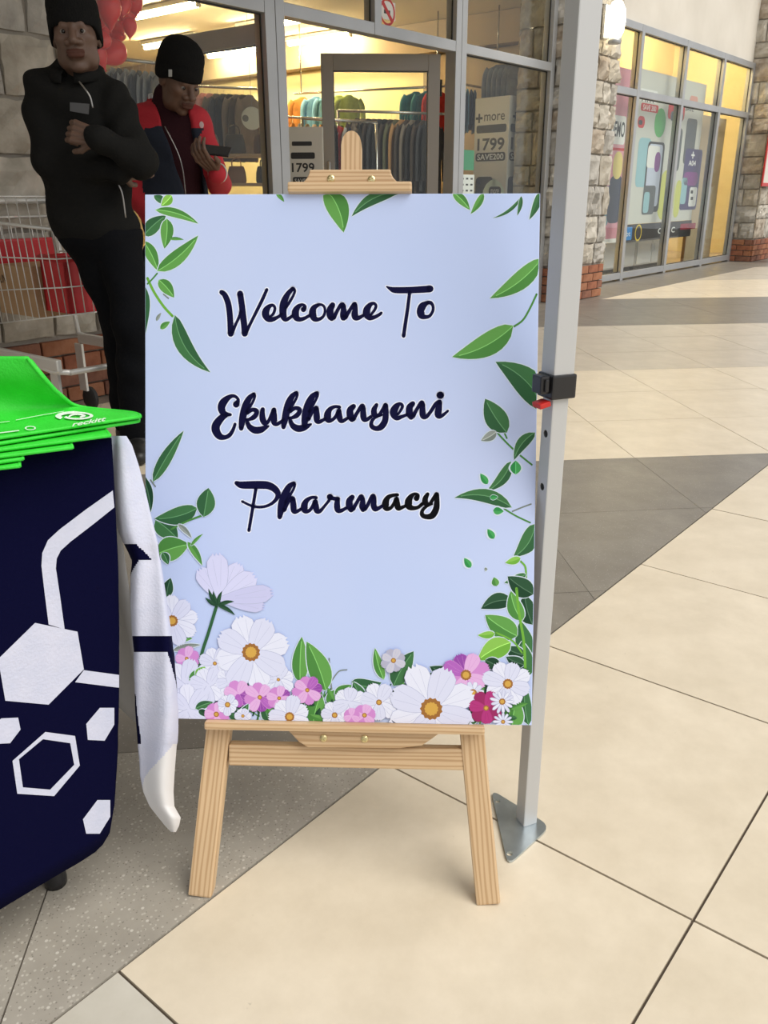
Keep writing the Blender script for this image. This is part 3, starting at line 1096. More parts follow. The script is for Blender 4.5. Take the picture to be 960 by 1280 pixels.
# right side
stem([(670, 369), (662, 386), (653, 401), (642, 409)], 1.2, 'm')
leaf((676, 325), (612, 374), 22, 'm', 0.2); leaf((641, 408), (565, 447), 28, 'm', 0.22); leaf((680, 512), (619, 453), 34, 'd', -0.3)
stem([(620, 540), (634, 555), (648, 568), (664, 581)], 1.1, 'm'); stem([(628, 537), (633, 548)], 1.0, 'm')
leaf((633, 541), (606, 499), 27, 'd', 0.1, peak=0.8); leaf((620, 540), (601, 551), 11, 'g'); leaf((668, 541), (642, 575), 14, 'd', -0.3)
leaf((638, 577), (608, 614), 14, 'd', 0.3); leaf((644, 593), (644, 576), 13, 'e', 0, 2.2, 0.9); leaf((609, 605), (600, 592), 8, 'e', 0, 2)
stem([(630, 636), (645, 645), (662, 653)], 1.0, 'm'); stem([(640, 639), (652, 634), (663, 630)], 0.9, 'g')
leaf((639, 634), (568, 622), 17, 'd', -0.35); leaf((612, 622), (622, 621), 6, 'e', 0, 0.6); leaf((616, 638), (629, 639), 9, 'e', 0, 1.8)
leaf((668, 655), (641, 696), 22, 'd', 0.35); leaf((617, 673), (609, 661), 8, 'e', 0, 2.4); leaf((588, 709), (580, 697), 8, 'e', 0, 2.4)
leaf((605, 711), (609, 711), 4, 'g', 0, 1); leaf((620, 732), (617, 721), 9, 'm', 0, 1.4)
stem([(650, 701), (656, 708), (657, 722)], 1.2, 'l'); leaf((650, 697), (631, 703), 9, 'l'); leaf((657, 717), (630, 728), 10, 'd')
leaf((665, 780), (655, 742), 24, 'k'); leaf((666, 742), (634, 720), 24, 'k', 0.1); leaf((640, 750), (601, 760), 20, 'k', -0.3)
leaf((652, 775), (638, 738), 19, 'm', 0.2); leaf((662, 820), (650, 775), 22, 'd'); leaf((646, 794), (606, 768), 28, 'm', 0.1)
leaf((660, 845), (652, 800), 24, 'd'); leaf((655, 818), (630, 808), 16, 'k'); leaf((618, 791), (597, 793), 9, 'l')
leaf((638, 802), (597, 824), 26, 'l', -0.15); leaf((655, 830), (632, 820), 14, 'k'); leaf((606, 824), (629, 837), 15, 'k', 0.1)
stem([(645, 735), (648, 765), (654, 800), (656, 835)], 1.6, 'l'); stem([(620, 790), (640, 800), (652, 815)], 1.1, 'l')
leaf((660, 905), (655, 850), 16, 'd'); leaf((640, 910), (646, 872), 26, 'm'); leaf((624, 858), (612, 836), 16, 'k')
# bottom meadow, back to front
for k in range(150):                     # fine grass stalks
    x = random.choice([random.uniform(225, 420), random.uniform(420, 640)])
    y0 = random.uniform(885, 903)
    h = random.uniform(10, 42)
    stem([(x, y0), (x + random.uniform(-5, 5), y0 - h * .5), (x + random.uniform(-10, 10), y0 - h)], random.uniform(0.5, 1.0), random.choice('mdddkkl'))
stem([(418, 880), (414, 850), (412, 822)], 0.8, 'g'); stem([(415, 850), (424, 838), (434, 836)], 0.7, 'g')
leaf((376, 852), (378, 795), 20, 'm', 0.05); leaf((408, 862), (384, 801), 28, 'm', -0.1); leaf((392, 905), (402, 866), 26, 'm'); leaf((410, 880), (432, 862), 20, 'm')
leaf((480, 848), (469, 809), 12, 'm'); leaf((492, 856), (517, 813), 24, 'd', 0.1); leaf((580, 858), (537, 832), 24, 'k', -0.1); leaf((516, 862), (540, 840), 18, 'd')
leaf((440, 851), (477, 852), 18, 'd', -0.4); leaf((455, 872), (442, 851), 14, 'd'); leaf((420, 872), (440, 855), 16, 'm'); leaf((600, 868), (618, 838), 18, 'k')
leaf((500, 880), (528, 868), 12, 'd'); leaf((575, 895), (560, 862), 18, 'd'); leaf((585, 905), (600, 880), 16, 'd'); leaf((340, 905), (330, 872), 14, 'd'); leaf((372, 905), (380, 868), 14, 'd')
# left greenery
leaf((193, 602), (231, 539), 15, 'd', 0.05); leaf((181, 596), (190, 640), 12, 'k'); stem([(190, 600), (196, 608)], 0.8, 'g')
leaf((196, 650), (224, 674), 26, 'd'); leaf((198, 692), (238, 680), 30, 'm', 0.1); leaf((248, 635), (195, 648), 22, 'd', 0.2); stem([(216, 661), (236, 651), (257, 643)], 1.2, 'm')
leaf((256, 646), (262, 610), 23, 'd', 0, 1.2, 0.9); leaf((236, 677), (254, 706), 9, 'm'); leaf((224, 655), (241, 672), 6, 'g'); leaf((240, 682), (255, 667), 4, 'm', halo=0.5)
leaf((205, 690), (212, 705), 10, 'd'); leaf((210, 745), (215, 722), 14, 'k'); leaf((218, 800), (242, 797), 9, 'm'); leaf((218, 812), (252, 805), 7, 'g')
for k in range(60):                     # dark undergrowth between the flowers
    x, y = random.uniform(228, 655), random.uniform(868, 902)
    a_ = random.uniform(0, 2 * pi)
    leaf((x, y), (x + 22 * cos(a_), y - abs(14 * sin(a_)) - 3), random.uniform(6, 12), random.choice('kkdm'), 0.1, 0)
# flowers
flower(217, 775, 33, 'w', 9, 0.2, 0.2)
stem([(272, 757), (262, 790), (254, 815), (249, 842)], 2.0, 'd')
mb = MB()
c0 = np.array(bp(277, 748))
for tx, ty, w in ((300, 706, 22), (252, 712, 22), (272, 694, 26), (318, 720, 26), (329, 757, 18), (339, 740, 22)):
    petal(mb, c0, np.array(bp(tx, ty)), w * PS, 0 if tx % 2 else 1)
mb.build('printed_flower', [m_pet['v'][0], m_pet['v'][1], m_pet['v'][0], m_pet['v'][1], m_ptl, m_cen[0], m_cen[1]], board)
for t in ((258, 746), (262, 735), (268, 738), (279, 738), (294, 751), (288, 762), (295, 768)):
    leaf((274, 756), t, 5, 'k', 0.2, 0)
flower(235, 822, 15, 'p', 7, 0.15, 0.4)
flower(270, 828, 20, 'w', 7, 0.12, 0.1)
flower(232, 856, 32, 'w', 8, 0.0, 0.5)
leaf((238, 850), (262, 836), 14, 'm'); leaf((248, 846), (258, 832), 12, 'l')
flower(262, 856, 24, 'w', 7, 0.0, 0.2); flower(289, 850, 18, 'w', 7, 0.1, 0.7); flower(349, 848, 20, 'w', 7, 0.1, 0.3)
flower(315, 814, 47, 'w', 8, 0.22, 0.3)
flower(238, 886, 30, 'w', 8, 0.0, 0.1); leaf((246, 884), (268, 876), 10, 'd'); leaf((250, 886), (262, 894), 8, 'k')
flower(299, 866, 17, 'p', 7, 0.0, 0.2, tones=(0, 5, 6)); flower(326, 870, 19, 'p', 8, 0.14, 0.2, tones=(0, 7, 6)); flower(350, 871, 16, 'p', 8, 0.14, 0.6, tones=(0, 6))
flower(385, 861, 18, 'p', 8, 0.14, 0.2, tones=(0, 1)); flower(272, 891, 16, 'p', 7, 0.2, 0.4); flower(286, 879, 13, 'w', 7, 0.25, 0.2)
leaf((300, 905), (312, 878), 12, 'd'); flower(305, 893, 10, 'w', 6, 0.2)
flower(363, 894, 25, 'w', 7, 0.22, 0.45); flower(419, 892, 17, 'w', 7, 0.2, 0.3); flower(437, 876, 20, 'w', 6, 0.0, 0.4); flower(474, 876, 24, 'w', 7, 0.14, 0.2)
flower(456, 892, 14, 'p', 6, 0.2, 0.2); flower(440, 893, 10, 'p', 6, 0.0, 0.5)
flower(492, 824, 15, 's', 8, 0.2, 0.4); flower(582, 842, 28, 'p', 8, 0.22, 0.35, tones=(3, 2))
flower(591, 864, 14, 'w', 10, 0.3, 0.1, wf=0.7); flower(634, 853, 29, 'w', 8, 0.2, 0.5)
flower(539, 884, 52, 'w', 8, 0.24, 0.42)
flower(607, 883, 20, 'r', 7, 0.16, 0.3); flower(627, 875, 15, 'w', 13, 0.25, 0.0, wf=0.55, blunt=False); flower(628, 900, 12, 'w', 12, 0.2, 0.0, wf=0.5, blunt=False)

# ================================================================== gazebo leg
m_pole = mat('satin_aluminium', (0.50, 0.51, 0.52), 0.45, 0.25, col2=(0.54, 0.55, 0.56), nscale=2, stretch=(1, 1, 0.1))
m_black = mat('black_plastic', (0.012, 0.012, 0.014), 0.35)
m_redp = mat('red_plastic', (0.5, 0.02, 0.015), 0.35)
m_zinc = mat('zinc_plate', (0.55, 0.62, 0.66), 0.28, 0.85, col2=(0.42, 0.48, 0.52), nscale=25)
PB = on_z(655, 1037) + np.array([0.0065, 0.018, 0])       # the measured point is the front corner of the tube
PROT = radians(-67.8 + 90)
pole = thing('gazebo_leg', 'square aluminium gazebo leg with black clamp standing beside the sign', 'pole', PB, PROT)


def sq_tube(h, z0, z1, name, rad):
    o = MB().bbox(-h, h, -h, h, z0, z1, rad).build(name, m_pole, pole)
    return o


zc = on_y(695, 482, PB[1])[2]
hole_z = [on_y(x, y, PB[1])[2] for x, y in ((688, 541), (682, 607))]
cut_mesh(MB().bbox(-0.0132, 0.0132, -0.0132, 0.0132, 0.004, zc + 0.05, 0.002),
         [MB().box(-0.0120, 0.0120, -0.0120, 0.0120, 0.010, zc + 0.2)] +
         [MB().tube([(-0.03, 0, z), (-0.002, 0, z)], 0.0056, 20) for z in hole_z]).build('inner_tube', m_pole, pole)
sq_tube(0.0168, zc + 0.012, 2.6, 'outer_tube', 0.002)
MB().bbox(-0.0200, 0.0200, -0.0200, 0.0200, zc - 0.016, zc + 0.019, 0.003).build('clamp', m_black, pole)
MB().bbox(-0.035, -0.0195, -0.014, 0.011, zc - 0.008, zc + 0.018, 0.003).build('clamp_body', m_black, pole)
MB().bbox(-0.030, -0.024, -0.018, 0.015, zc - 0.004, zc + 0.014, 0.002).build('clamp_pin', m_black, pole)
lt = MB().bbox(-0.037, -0.019, -0.017, 0.005, -0.005, 0.003, 0.002).build('release_latch', m_redp, pole, loc=(0, 0, zc - 0.016))
lt.rotation_euler[1] = radians(-12)
pl = [on_z(x, y) for x, y in ((617, 994), (683, 1035), (636, 1078))]
pl += [pl[0] + (pl[1] - pl[0]) * 0.5 + np.array([0.02, 0.03, 0])]
cen = sum(pl[:3]) / 3
pl = [cen + (p - cen) * 1.13 for p in pl]
ring = []
order = [0, 2, 1]
for k in range(3):
    a, b, c = pl[order[k - 1]], pl[order[k]], pl[order[(k + 1) % 3]]
    da, dc = (a - b) / np.linalg.norm(a - b), (c - b) / np.linalg.norm(c - b)
    for t in np.linspace(0, 1, 5):
        ring.append(b + (1 - t) ** 2 * da * 0.022 + t ** 2 * dc * 0.022)
bolts = [on_z(x, y, 0.0045) for x, y in ((622, 1001), (637, 1067))]
pm = cut_mesh(MB().prism([(p[0], p[1]) for p in ring], 0.0005, 0.0045), [MB().tube([(q[0], q[1], -0.01), (q[0], q[1], 0.02)], 0.0050, 20) for q in bolts])
plate = pm.build('foot_plate', m_zinc, pole, world=True)

# ================================================================== table, cloth, bags
m_navy = mat('navy_tablecloth', (0.0012, 0.0014, 0.022), 0.85, spec=0.08, bump=0.15, bscale=300)
m_clothw = mat('white_cloth_print', (0.54, 0.57, 0.72), 0.75, col2=(0.59, 0.61, 0.75), nscale=30, bump=0.15, bscale=300)
m_clothb = mat('cloth_reverse', (0.72, 0.72, 0.74), 0.8)
TC = on_z(138, 549, 0.73)
TA = radians(42)
tt = np.array([cos(TA), sin(TA), 0])
tn = np.array([sin(TA), -cos(TA), 0])          # front face normal, towards the viewer
table = thing('folding_table', 'folding table hidden under the navy cloth, one black foot showing', 'table', (TC[0], TC[1], 0), TA)
MB().bbox(-1.45, -0.02, 0.012, 0.68, 0.695, 0.725, 0.006).build('table_top', mat('table_top_plastic', (0.6, 0.6, 0.58), 0.5), table)
fp = on_z(70, 1104)
fl = np.array([(fp - TC) @ tt, -(fp - TC) @ tn])
for k, (x, y) in enumerate(((fl[0], fl[1]), (fl[0], 0.58), (-1.36, fl[1]), (-1.36, 0.58))):
    lg = MB().tube([(x, y, 0.03), (x, y, 0.697)], 0.0125, 10).build('leg', m_black, table, smooth=True)
    MB().lathe([(0.0, 0), (0.017, 0), (0.018, 0.012), (0.015, 0.045), (0.0125, 0.05)], 14, c=(x, y, 0)).build('foot_cap', m_black, lg, smooth=True)

cloth = thing('tablecloth', 'navy tablecloth with white hexagon molecule print draped over the table', 'tablecloth', (TC[0], TC[1], 0), TA)


def on_front(x, y, off=0.0):
    P = on_plane(x, y, TC + tn * off, tn)
    d = P - TC
    return np.array([d @ tt, -(d @ tn), P[2]])


edge_px = [(138, 549), (142, 620), (146, 700), (147.5, 780), (147.5, 860), (146, 930), (143.5, 985), (140, 1020), (134, 1047), (118, 1063)]
hem_px = [(118, 1063), (100, 1075), (70, 1092), (40, 1110), (0, 1134), (-40, 1158)]
ep = [on_front(*p) for p in edge_px]
hp_ = [on_front(*p) for p in hem_px]
ex = np.array([p[0] for p in ep]); ez = np.array([p[2] for p in ep])
hx = np.array([p[0] for p in hp_][::-1]); hz = np.array([p[2] for p in hp_][::-1])
rows = []
xs_front = [-1.5, -1.2, -0.9, -0.6] + list(np.linspace(-0.42, 0.0, 34))
NR = 24
for r in range(NR + 1):
    f = r / NR
    row = []
    for x in xs_front:
        xe = x
        zt = 0.732
        # bottom height for this column
        zb = float(np.interp(x, hx, hz)) if x < hx[-1] else None
        if zb is None:
            order_ = np.argsort(ez)
            # column beyond the hem corner: end on the side edge
            zz = [z for z, e in zip(ez, ex) if e <= x + 1e-4 and z < 0.45]
            zb = min(0.42, max(ez.min(), float(np.interp(x, ex[::-1][:5], ez[::-1][:5])))) if x < ex[4] else None
        if zb is None:
            zb = 0.30
        z = zt + (zb - zt) * f
        xm = float(np.interp(z, ez[::-1], ex[::-1]))
        row.append((min(x, xm), -0.003 - 0.004 * f * sin(x * 21 + 1) * (1 if x < -.25 else 0), z))
    rows.append(row)
fd = MB().grid(rows).build('front_drop', m_navy, cloth, smooth=True, thick=0.0012)
top = MB()
trs = []
for j in range(9):
    y = -0.003 + j * 0.087
    trs.append([(x, y, 0.7325 + 0.0006 * sin(9 * x + 5 * y)) for x in np.linspace(-1.5, 0.0, 16)])
top.grid(trs)
top.build('top_sheet', m_navy, cloth, smooth=True, thick=0.0012)
# prints on the front drop
def fprint(polys, name='hexagon_print', m=None):
    mb = MB()
    for pl_ in polys:
        pts = [on_front(x, y) for x, y in pl_]
        mb.add([(p[0], -0.0048, p[2]) for p in pts], [tuple(range(len(pts)))])
    return mb.build(name, m or m_clothw, fd)


fprint([[(42, 777), (95, 788), (103, 835), (59, 879), (5, 874), (-4, 822)]])
fprint([[(103, 836), (147, 842), (147, 858), (92, 851)]], 'bond_print')
fprint([[(123, 883), (141, 883), (141, 904), (129, 924), (108, 923), (106, 903)]])
fprint([[(0, 896), (21, 895), (24, 910), (11, 927), (-10, 928), (-14, 908)]])
fprint([[(120, 998), (136, 998), (136, 1019), (123, 1040), (106, 1040), (102, 1022)]])
oo = [(55, 913), (92, 918), (98, 955), (66, 993), (20, 990), (14, 949)]
ii = [(52, 922), (86, 927), (91, 954), (61, 985), (27, 982), (22, 947)]
fprint([[oo[k], oo[(k + 1) % 6], ii[(k + 1) % 6], ii[k]] for k in range(6)], 'hexagon_outline_print')
band_o = [(139, 612), (105, 636), (72, 661), (58, 674), (51, 690), (50, 706), (54, 740), (59, 779)]
band_i = [(141, 633), (116, 653), (86, 676), (74, 687), (69, 697), (68, 709), (73, 742), (79, 785)]
fprint([[band_o[k], band_o[k + 1], band_i[k + 1], band_i[k]] for k in range(len(band_o) - 1)], 'bond_print')

# hanging corner fold on the right of the table
fold = [(545, 139, 158), (556, 136, 165), (580, 137, 173), (610, 139, 181), (640, 143, 188), (665, 148, 194), (679, 154, 197.5), (680, 155, 198), (690, 160, 199), (699, 164, 200.5),
        (701, 165, 201), (720, 163, 204), (760, 163, 210), (795, 165, 215), (796, 165, 215), (814, 167, 217), (816, 167, 218), (835, 167, 219), (855, 168, 221), (890, 169, 223), (915, 171, 223), (929, 172, 222),
        (931, 172, 221), (950, 174, 219.5), (970, 175, 218), (990, 179, 217), (1008, 187, 218), (1022, 198, 226), (1032, 206, 224), (1040, 214, 220)]
NC = 81
fy = np.arange(545, 1040.1, 2.5)
fold = list(zip(fy, np.interp(fy, [f_[0] for f_ in fold], [f_[1] for f_ in fold]), np.interp(fy, [f_[0] for f_ in fold], [f_[2] for f_ in fold])))
rows = []
for (y, xl, xr) in fold:
    row = []
    for k in range(NC):
        t = k / (NC - 1)
        if t <= 0.66:
            s = t / 0.66
            x = xl + (xr - xl) * (0.5 - 0.5 * cos(pi * s))
            dy = (-0.028 * sin(pi * s) + 0.006 * sin(3 * pi * s + y * .012)) * (xr - xl) / 50
        else:
            s = (t - 0.66) / 0.34
            x = xr + (xl + 4 - xr) * s
            dy = 0.035 * sin(pi * s) * (xr - xl) / 50 + 0.01
        row.append(on_y(x, y, 1.105 + dy - (y - 545) * 0.00014))
    rows.append(row)


def fold_mat(y, s):
    if s > 1:
        return 2 if y > 700 else 0
    if 680 <= y < 700:
        return 1 if (s < 0.40 + (y - 680) * .012 or s > .92) else 0
    if 700 <= y < 722:
        return 1 if s < (722 - y) / 22 * .35 else 0
    if 796 <= y < 815:
        return 1 if s > 0.05 else 0
    if 815 <= y < 868:
        return 1 if s > 0.98 - (868 - y) / 53 * .25 else 0
    if 868 <= y < 931:
        return 1 if s < 0.10 + (y - 868) / 63 * .10 else 0
    if y >= 931:
        return 2 if s > max(0, 1 - (y - 915) / 75.) else 0
    return 0


mb = MB()
for i in range(len(rows) - 1):
    ym = (fold[i][0] + fold[i + 1][0]) / 2
    for k in range(NC - 1):
        s = (k + .5) / (NC - 1) / 0.66
        mb.add([rows[i][k], rows[i][k + 1], rows[i + 1][k + 1], rows[i + 1][k]], [(0, 1, 2, 3)], fold_mat(ym, s))
ear = mb.build('corner_fold', [m_clothw, m_navy, m_clothb], cloth, world=True)
bm = bmesh.new(); bm.from_mesh(ear.data); bmesh.ops.remove_doubles(bm, verts=bm.verts, dist=1e-5); bm.to_mesh(ear.data); bm.free()
ear.data.polygons.foreach_set('use_smooth', [True] * len(ear.data.polygons))
# side drop seen from inside, swung outwards at the bottom
rows = []
for r in range(13):
    f = r / 12
    row = []
    for k in range(13):
        g = k / 12
        x = 0.004 + f * (0.012 + 0.07 * min(1, g * 3.0))
        y = 0.02 + g * 0.6 + 0.01 * sin(g * 30) * f
        row.append((x, y, 0.731 - f * 0.60))
    rows.append(row)
MB().grid(rows).build('side_drop', m_clothb, cloth, smooth=True, thick=0.0012)

# ---- green carrier bags
m_green = mat('green_nonwoven', (0.028, 0.60, 0.03), 0.6, col2=(0.035, 0.66, 0.04), nscale=40, bump=0.2, bscale=350)
m_greend = mat('green_bag_seam', (0.02, 0.42, 0.022), 0.65)
m_wprint = mat('white_bag_print', (0.75, 0.85, 0.76), 0.6)


def bag_sheet(rows_px, thick, name, label, group):
    """rows: (left px, right px, z) front to back"""
    R = []
    for (xl, yl), (xr, yr), z in rows_px:
        a, b = on_z(xl, yl, z), on_z(xr, yr, z)
        R.append([a + (b - a) * t for t in np.linspace(0, 1, 15)])
    # smooth along the bag
    RR = []
    for k in range(15):
        RR.append(catmull([R[i][k] for i in range(len(R))], 5))
    rows = [[RR[k][i] for k in range(15)] for i in range(len(RR[0]))]
    base = rows[0][7]
    r = thing(name, label, 'bag', (float(base[0]), float(base[1]), float(base[2])), 0, group)
    MB().grid(rows).build('bag_body', m_green, r, smooth=True, world=True, thick=thick)
    edge = [rows[i][-1] for i in range(len(rows))]
    MB().tube([e + np.array([0, 0, -thick / 2]) for e in edge], 0.0024, 6).build('side_seam', m_green, r, smooth=True, world=True)
    MB().tube([p + np.array([0, 0, -thick / 2]) for p in rows[0]], 0.0024, 6).build('hem', m_green, r, smooth=True, world=True)
    return r, rows


specs = [
    ([((-70, 592), (24, 581), 0.738), ((-70, 570), (20, 560), 0.738), ((-70, 520), (0, 515), 0.739)], 'lowest green carrier bag of the stack on the table, seen only at its edge'),
    ([((-70, 586), (28, 572), 0.7435), ((-70, 560), (22, 550), 0.7435), ((-70, 520), (10, 510), 0.744)], 'thin edge of a green carrier bag, second from the bottom of the stack'),
    ([((-70, 578), (90, 558), 0.749), ((-70, 550), (80, 535), 0.749), ((-70, 515), (60, 505), 0.7495)], 'green carrier bag in the middle of the stack with a stepped corner'),
    ([((-70, 570), (137, 543), 0.7545), ((-70, 545), (120, 525), 0.7545), ((-70, 510), (85, 505), 0.755)], 'green carrier bag directly beneath the printed top bag'),
    ([((-70, 564), (173, 525), 0.760), ((-70, 548), (165, 518), 0.761), ((-70, 532), (100, 510), 0.766), ((-70, 505), (80, 497), 0.784), ((-70, 478), (60, 476), 0.808), ((-70, 449), (38, 449), 0.835)], 'second green carrier bag from the top, its folded edge rising'),
    ([((-70, 556), (175, 519.5), 0.7665), ((-70, 540), (165, 514.5), 0.768), ((-70, 524), (100, 507), 0.774), ((-70, 497), (76, 493), 0.794), ((-70, 472), (55, 472), 0.820), ((-70, 445), (34, 446), 0.846)], 'bright green carrier bag with white logo on top of the stack'),
]
for k, (rp, lb) in enumerate(specs):
    bg_, rows = bag_sheet(rp, 0.003, 'carrier_bag', lb, 'green carrier bags stacked on the table')
topbag, trow = bg_, rows


def on_bag(x, y):
    """height of the printed bag under a measured point: nearest of its own vertices"""
    P = np.array([p for r in trow for p in r])
    q = project(P)
    k = np.argsort(((q - [x, y]) ** 2).sum(1))[:6]
    w = 1 / (((q[k] - [x, y]) ** 2).sum(1) + 4)
    z = float((P[k, 2] * w).sum() / w.sum()) + 0.0016
    return on_z(x, y, z)


lm = MB()
vs, fs = text_mesh('reckitt', 1.0, bold=0.02)
a = np.array(vs)
a = (a - a.min(0)) / (a.max(0) - a.min(0))
lm.add([on_bag(90 + p[0] * 41 + 3 * p[1], 533.2 - p[0] * 7.0 - p[1] * 5.8) for p in a], fs)


def bag_stroke(pts, r):
    q = catmull(pts, 5)
    prs = []
    for k, p in enumerate(q):
        A, B = q[max(k - 1, 0)], q[min(k + 1, len(q) - 1)]
        d = np.array([B[0] - A[0], B[1] - A[1]]); d /= np.linalg.norm(d) + 1e-9
        rr = p[2] if len(p) > 2 else r
        prs.append([on_bag(p[0] - d[1] * rr, p[1] + d[0] * rr * .4), on_bag(p[0] + d[1] * rr, p[1] - d[0] * rr * .4)])
    lm.grid(prs)


sw = [(95 + 22 * cos(t) * f, 520.0 - 4.6 * sin(t) * f, 1.5 + 1.6 * (1 - f * .55) + (1.6 if 90 < t * 57.3 < 230 else 0)) for t, f in [(radians(a_), 1 - max(0, (90 - a_)) / 700) for a_ in range(215, -175, -20)]]
bag_stroke(sw, 1.5)
bag_stroke([(86, 521.2, 1.2), (90, 518.6, 2.0), (99, 517.8, 2.4), (105, 519.6, 2.4), (100, 521.4, 1.8)], 1.5)
bag_stroke([(20, 525), (40, 521), (62, 517), (80, 514)], 0.7)
bag_stroke([(0, 528), (12, 526.5)], 0.7)
bag_stroke([(0, 541), (12, 539.5), (24, 538)], 1.4)
bag_stroke([(38 + 6 * cos(a_), 535 - 2.2 * sin(a_)) for a_ in np.linspace(0, 2 * pi, 13)], 1.0)
lm.build('bag_logo', m_wprint, topbag, world=True)

# ================================================================== signed-distance modelling for bodies and clothes
def sd_cone(P, a, b, ra, rb):
    a, b = np.asarray(a, np.float32), np.asarray(b, np.float32)
    ba = b - a
    t = np.clip(((P - a) @ ba) / (ba @ ba), 0, 1)
    return np.linalg.norm(P - a - t[:, None] * ba, axis=1) - (ra + (rb - ra) * t)


def sd_ell(P, c, r, R=None):
    q = P - np.asarray(c, np.float32)
    if R is not None:
        q = q @ np.asarray(R, np.float32)
    r = np.asarray(r, np.float32)
    k0 = np.linalg.norm(q / r, axis=1)
    k1 = np.linalg.norm(q / (r * r), axis=1) + 1e-9
    return k0 * (k0 - 1) / k1


def smin(a, b, k):
    h = np.clip(0.5 + 0.5 * (b - a) / k, 0, 1)
    return b + (a - b) * h - k * h * (1 - h)


def smax(a, b, k):
    return -smin(-a, -b, k)


def surface(f, lo, hi, h):
    """surface nets over f(P) -> distances; returns verts, quads"""
    lo, hi = np.array(lo, float), np.array(hi, float)
    n = np.ceil((hi - lo) / h).astype(int) + 1
    g = [lo[i] + h * np.arange(n[i]) for i in range(3)]
    D = np.empty(n, np.float32)
    Y, Z = np.meshgrid(g[1], g[2], indexing='ij')
    step = max(1, int(400000 / (n[1] * n[2])))
    for i0 in range(0, n[0], step):
        xs = g[0][i0:i0 + step]
        P = np.empty((len(xs), n[1], n[2], 3), np.float32)
        P[..., 0] = xs[:, None, None]
        P[..., 1] = Y
        P[..., 2] = Z
        D[i0:i0 + step] = f(P.reshape(-1, 3)).reshape(len(xs), n[1], n[2])
    S = D < 0
    m = n - 1
    acc = np.zeros((*m, 3), np.float32)
    cnt = np.zeros(m, np.float32)
    corners = [(i, j, k) for i in (0, 1) for j in (0, 1) for k in (0, 1)]
    def sub(A, c):
        return A[c[0]:c[0] + m[0], c[1]:c[1] + m[1], c[2]:c[2] + m[2]]
    for ca in corners:
        for axi in range(3):
            if ca[axi]:
                continue
            cb = list(ca); cb[axi] = 1
            a, b = sub(D, ca), sub(D, cb)
            x = (a < 0) != (b < 0)
            t = np.where(x, a / np.where(a - b == 0, 1, a - b), 0)
            for q in range(3):
                acc[..., q] += np.where(x, ca[q] + (t if q == axi else 0), 0)
            cnt += x
    act = cnt > 0
    idx = -np.ones(m, int)
    idx[act] = np.arange(act.sum())
    cell = np.argwhere(act)
    V = lo + h * (cell + acc[act] / cnt[act][:, None])
    quads = []
    for axi in range(3):
        o = [i for i in range(3) if i != axi]
        sl_a = [slice(None)] * 3; sl_b = [slice(None)] * 3
        sl_a[axi] = slice(0, m[axi]); sl_b[axi] = slice(1, m[axi] + 1)
        a, b = S[tuple(sl_a)], S[tuple(sl_b)]
        e = np.argwhere(a != b)
        e = e[(e[:, o[0]] > 0) & (e[:, o[1]] > 0) & (e[:, o[0]] < m[o[0]]) & (e[:, o[1]] < m[o[1]])]
        flip = a[tuple(e.T)]
        def at(d0, d1):
            q = e.copy(); q[:, o[0]] -= d0; q[:, o[1]] -= d1
            return idx[tuple(q.T)]
        Q = np.stack([at(1, 1), at(0, 1), at(0, 0), at(1, 0)], 1)
        if axi == 1:
            flip = ~flip
        Q[~flip] = Q[~flip][:, ::-1]
        quads.append(Q)
    return V, np.concatenate(quads)


def sdf_part(name, f, lo, hi, h, mats, parent, mi=None, frame=None):
    V, Q = surface(f, lo, hi, h)
    mb = MB()
    if frame is not None:
        A = np.array(frame)
        V2 = V @ A[:3, :3].T + A[:3, 3]
    else:
        V2 = V
    mb.v = V2.tolist()
    mb.f = Q.tolist()
    cen = V[Q].mean(1)
    mb.m = (mi(cen).astype(int).tolist() if mi is not None else [0] * len(Q))
    if name is None:
        return mb
    return mb.build(name, mats, parent, smooth=True, world=True)


def bounds(pts, r):
    P = np.array(pts)
    return P.min(0) - r, P.max(0) + r


def wrinkle(P, amp, s=1.0, seed=0.0):
    x, y, z = P[:, 0] * s, P[:, 1] * s, P[:, 2] * s
    return amp * (np.sin(31 * x + 17 * z + 6 * np.sin(9 * z + seed) + seed) * 0.5 + np.sin(47 * z - 22 * x + 5 * np.sin(13 * x + seed)) * 0.35 + np.sin(23 * y + 37 * z + seed * 2) * 0.3)


m_skin1 = mat('dark_brown_skin', (0.10, 0.057, 0.039), 0.5, col2=(0.125, 0.07, 0.048), nscale=14)
m_skin2 = mat('warm_brown_skin', (0.105, 0.054, 0.033), 0.5, col2=(0.13, 0.067, 0.042), nscale=14)
m_lip = mat('brown_lips', (0.085, 0.036, 0.026), 0.6, spec=0.15)
m_eyew = mat('eye_white', (0.22, 0.19, 0.17), 0.4)
m_iris = mat('dark_iris', (0.012, 0.008, 0.006), 0.2)
m_knit = mat('black_knit', (0.010, 0.010, 0.010), 0.9, spec=0.08, bump=0.6, bscale=220, stretch=(1, 1, 0.3))
m_blackcloth = mat('black_jacket_cloth', (0.0115, 0.0115, 0.011), 0.85, spec=0.08, bump=0.25, bscale=120)
m_trouser = mat('black_trousers_cloth', (0.005, 0.0055, 0.007), 0.85, spec=0.08, bump=0.25, bscale=120)
m_shoe = mat('black_shoe', (0.012, 0.012, 0.012), 0.45)
m_zip = mat('metal_zip', (0.35, 0.34, 0.33), 0.35, 0.9)
m_redcloth = mat('red_jacket_cloth', (0.40, 0.012, 0.024), 0.8, bump=0.2, bscale=120)
m_navycloth = mat('charcoal_navy_cloth', (0.022, 0.027, 0.040), 0.8, spec=0.08, bump=0.2, bscale=120)
m_maroon = mat('maroon_sweater', (0.030, 0.010, 0.013), 0.9, spec=0.08, bump=0.4, bscale=180)
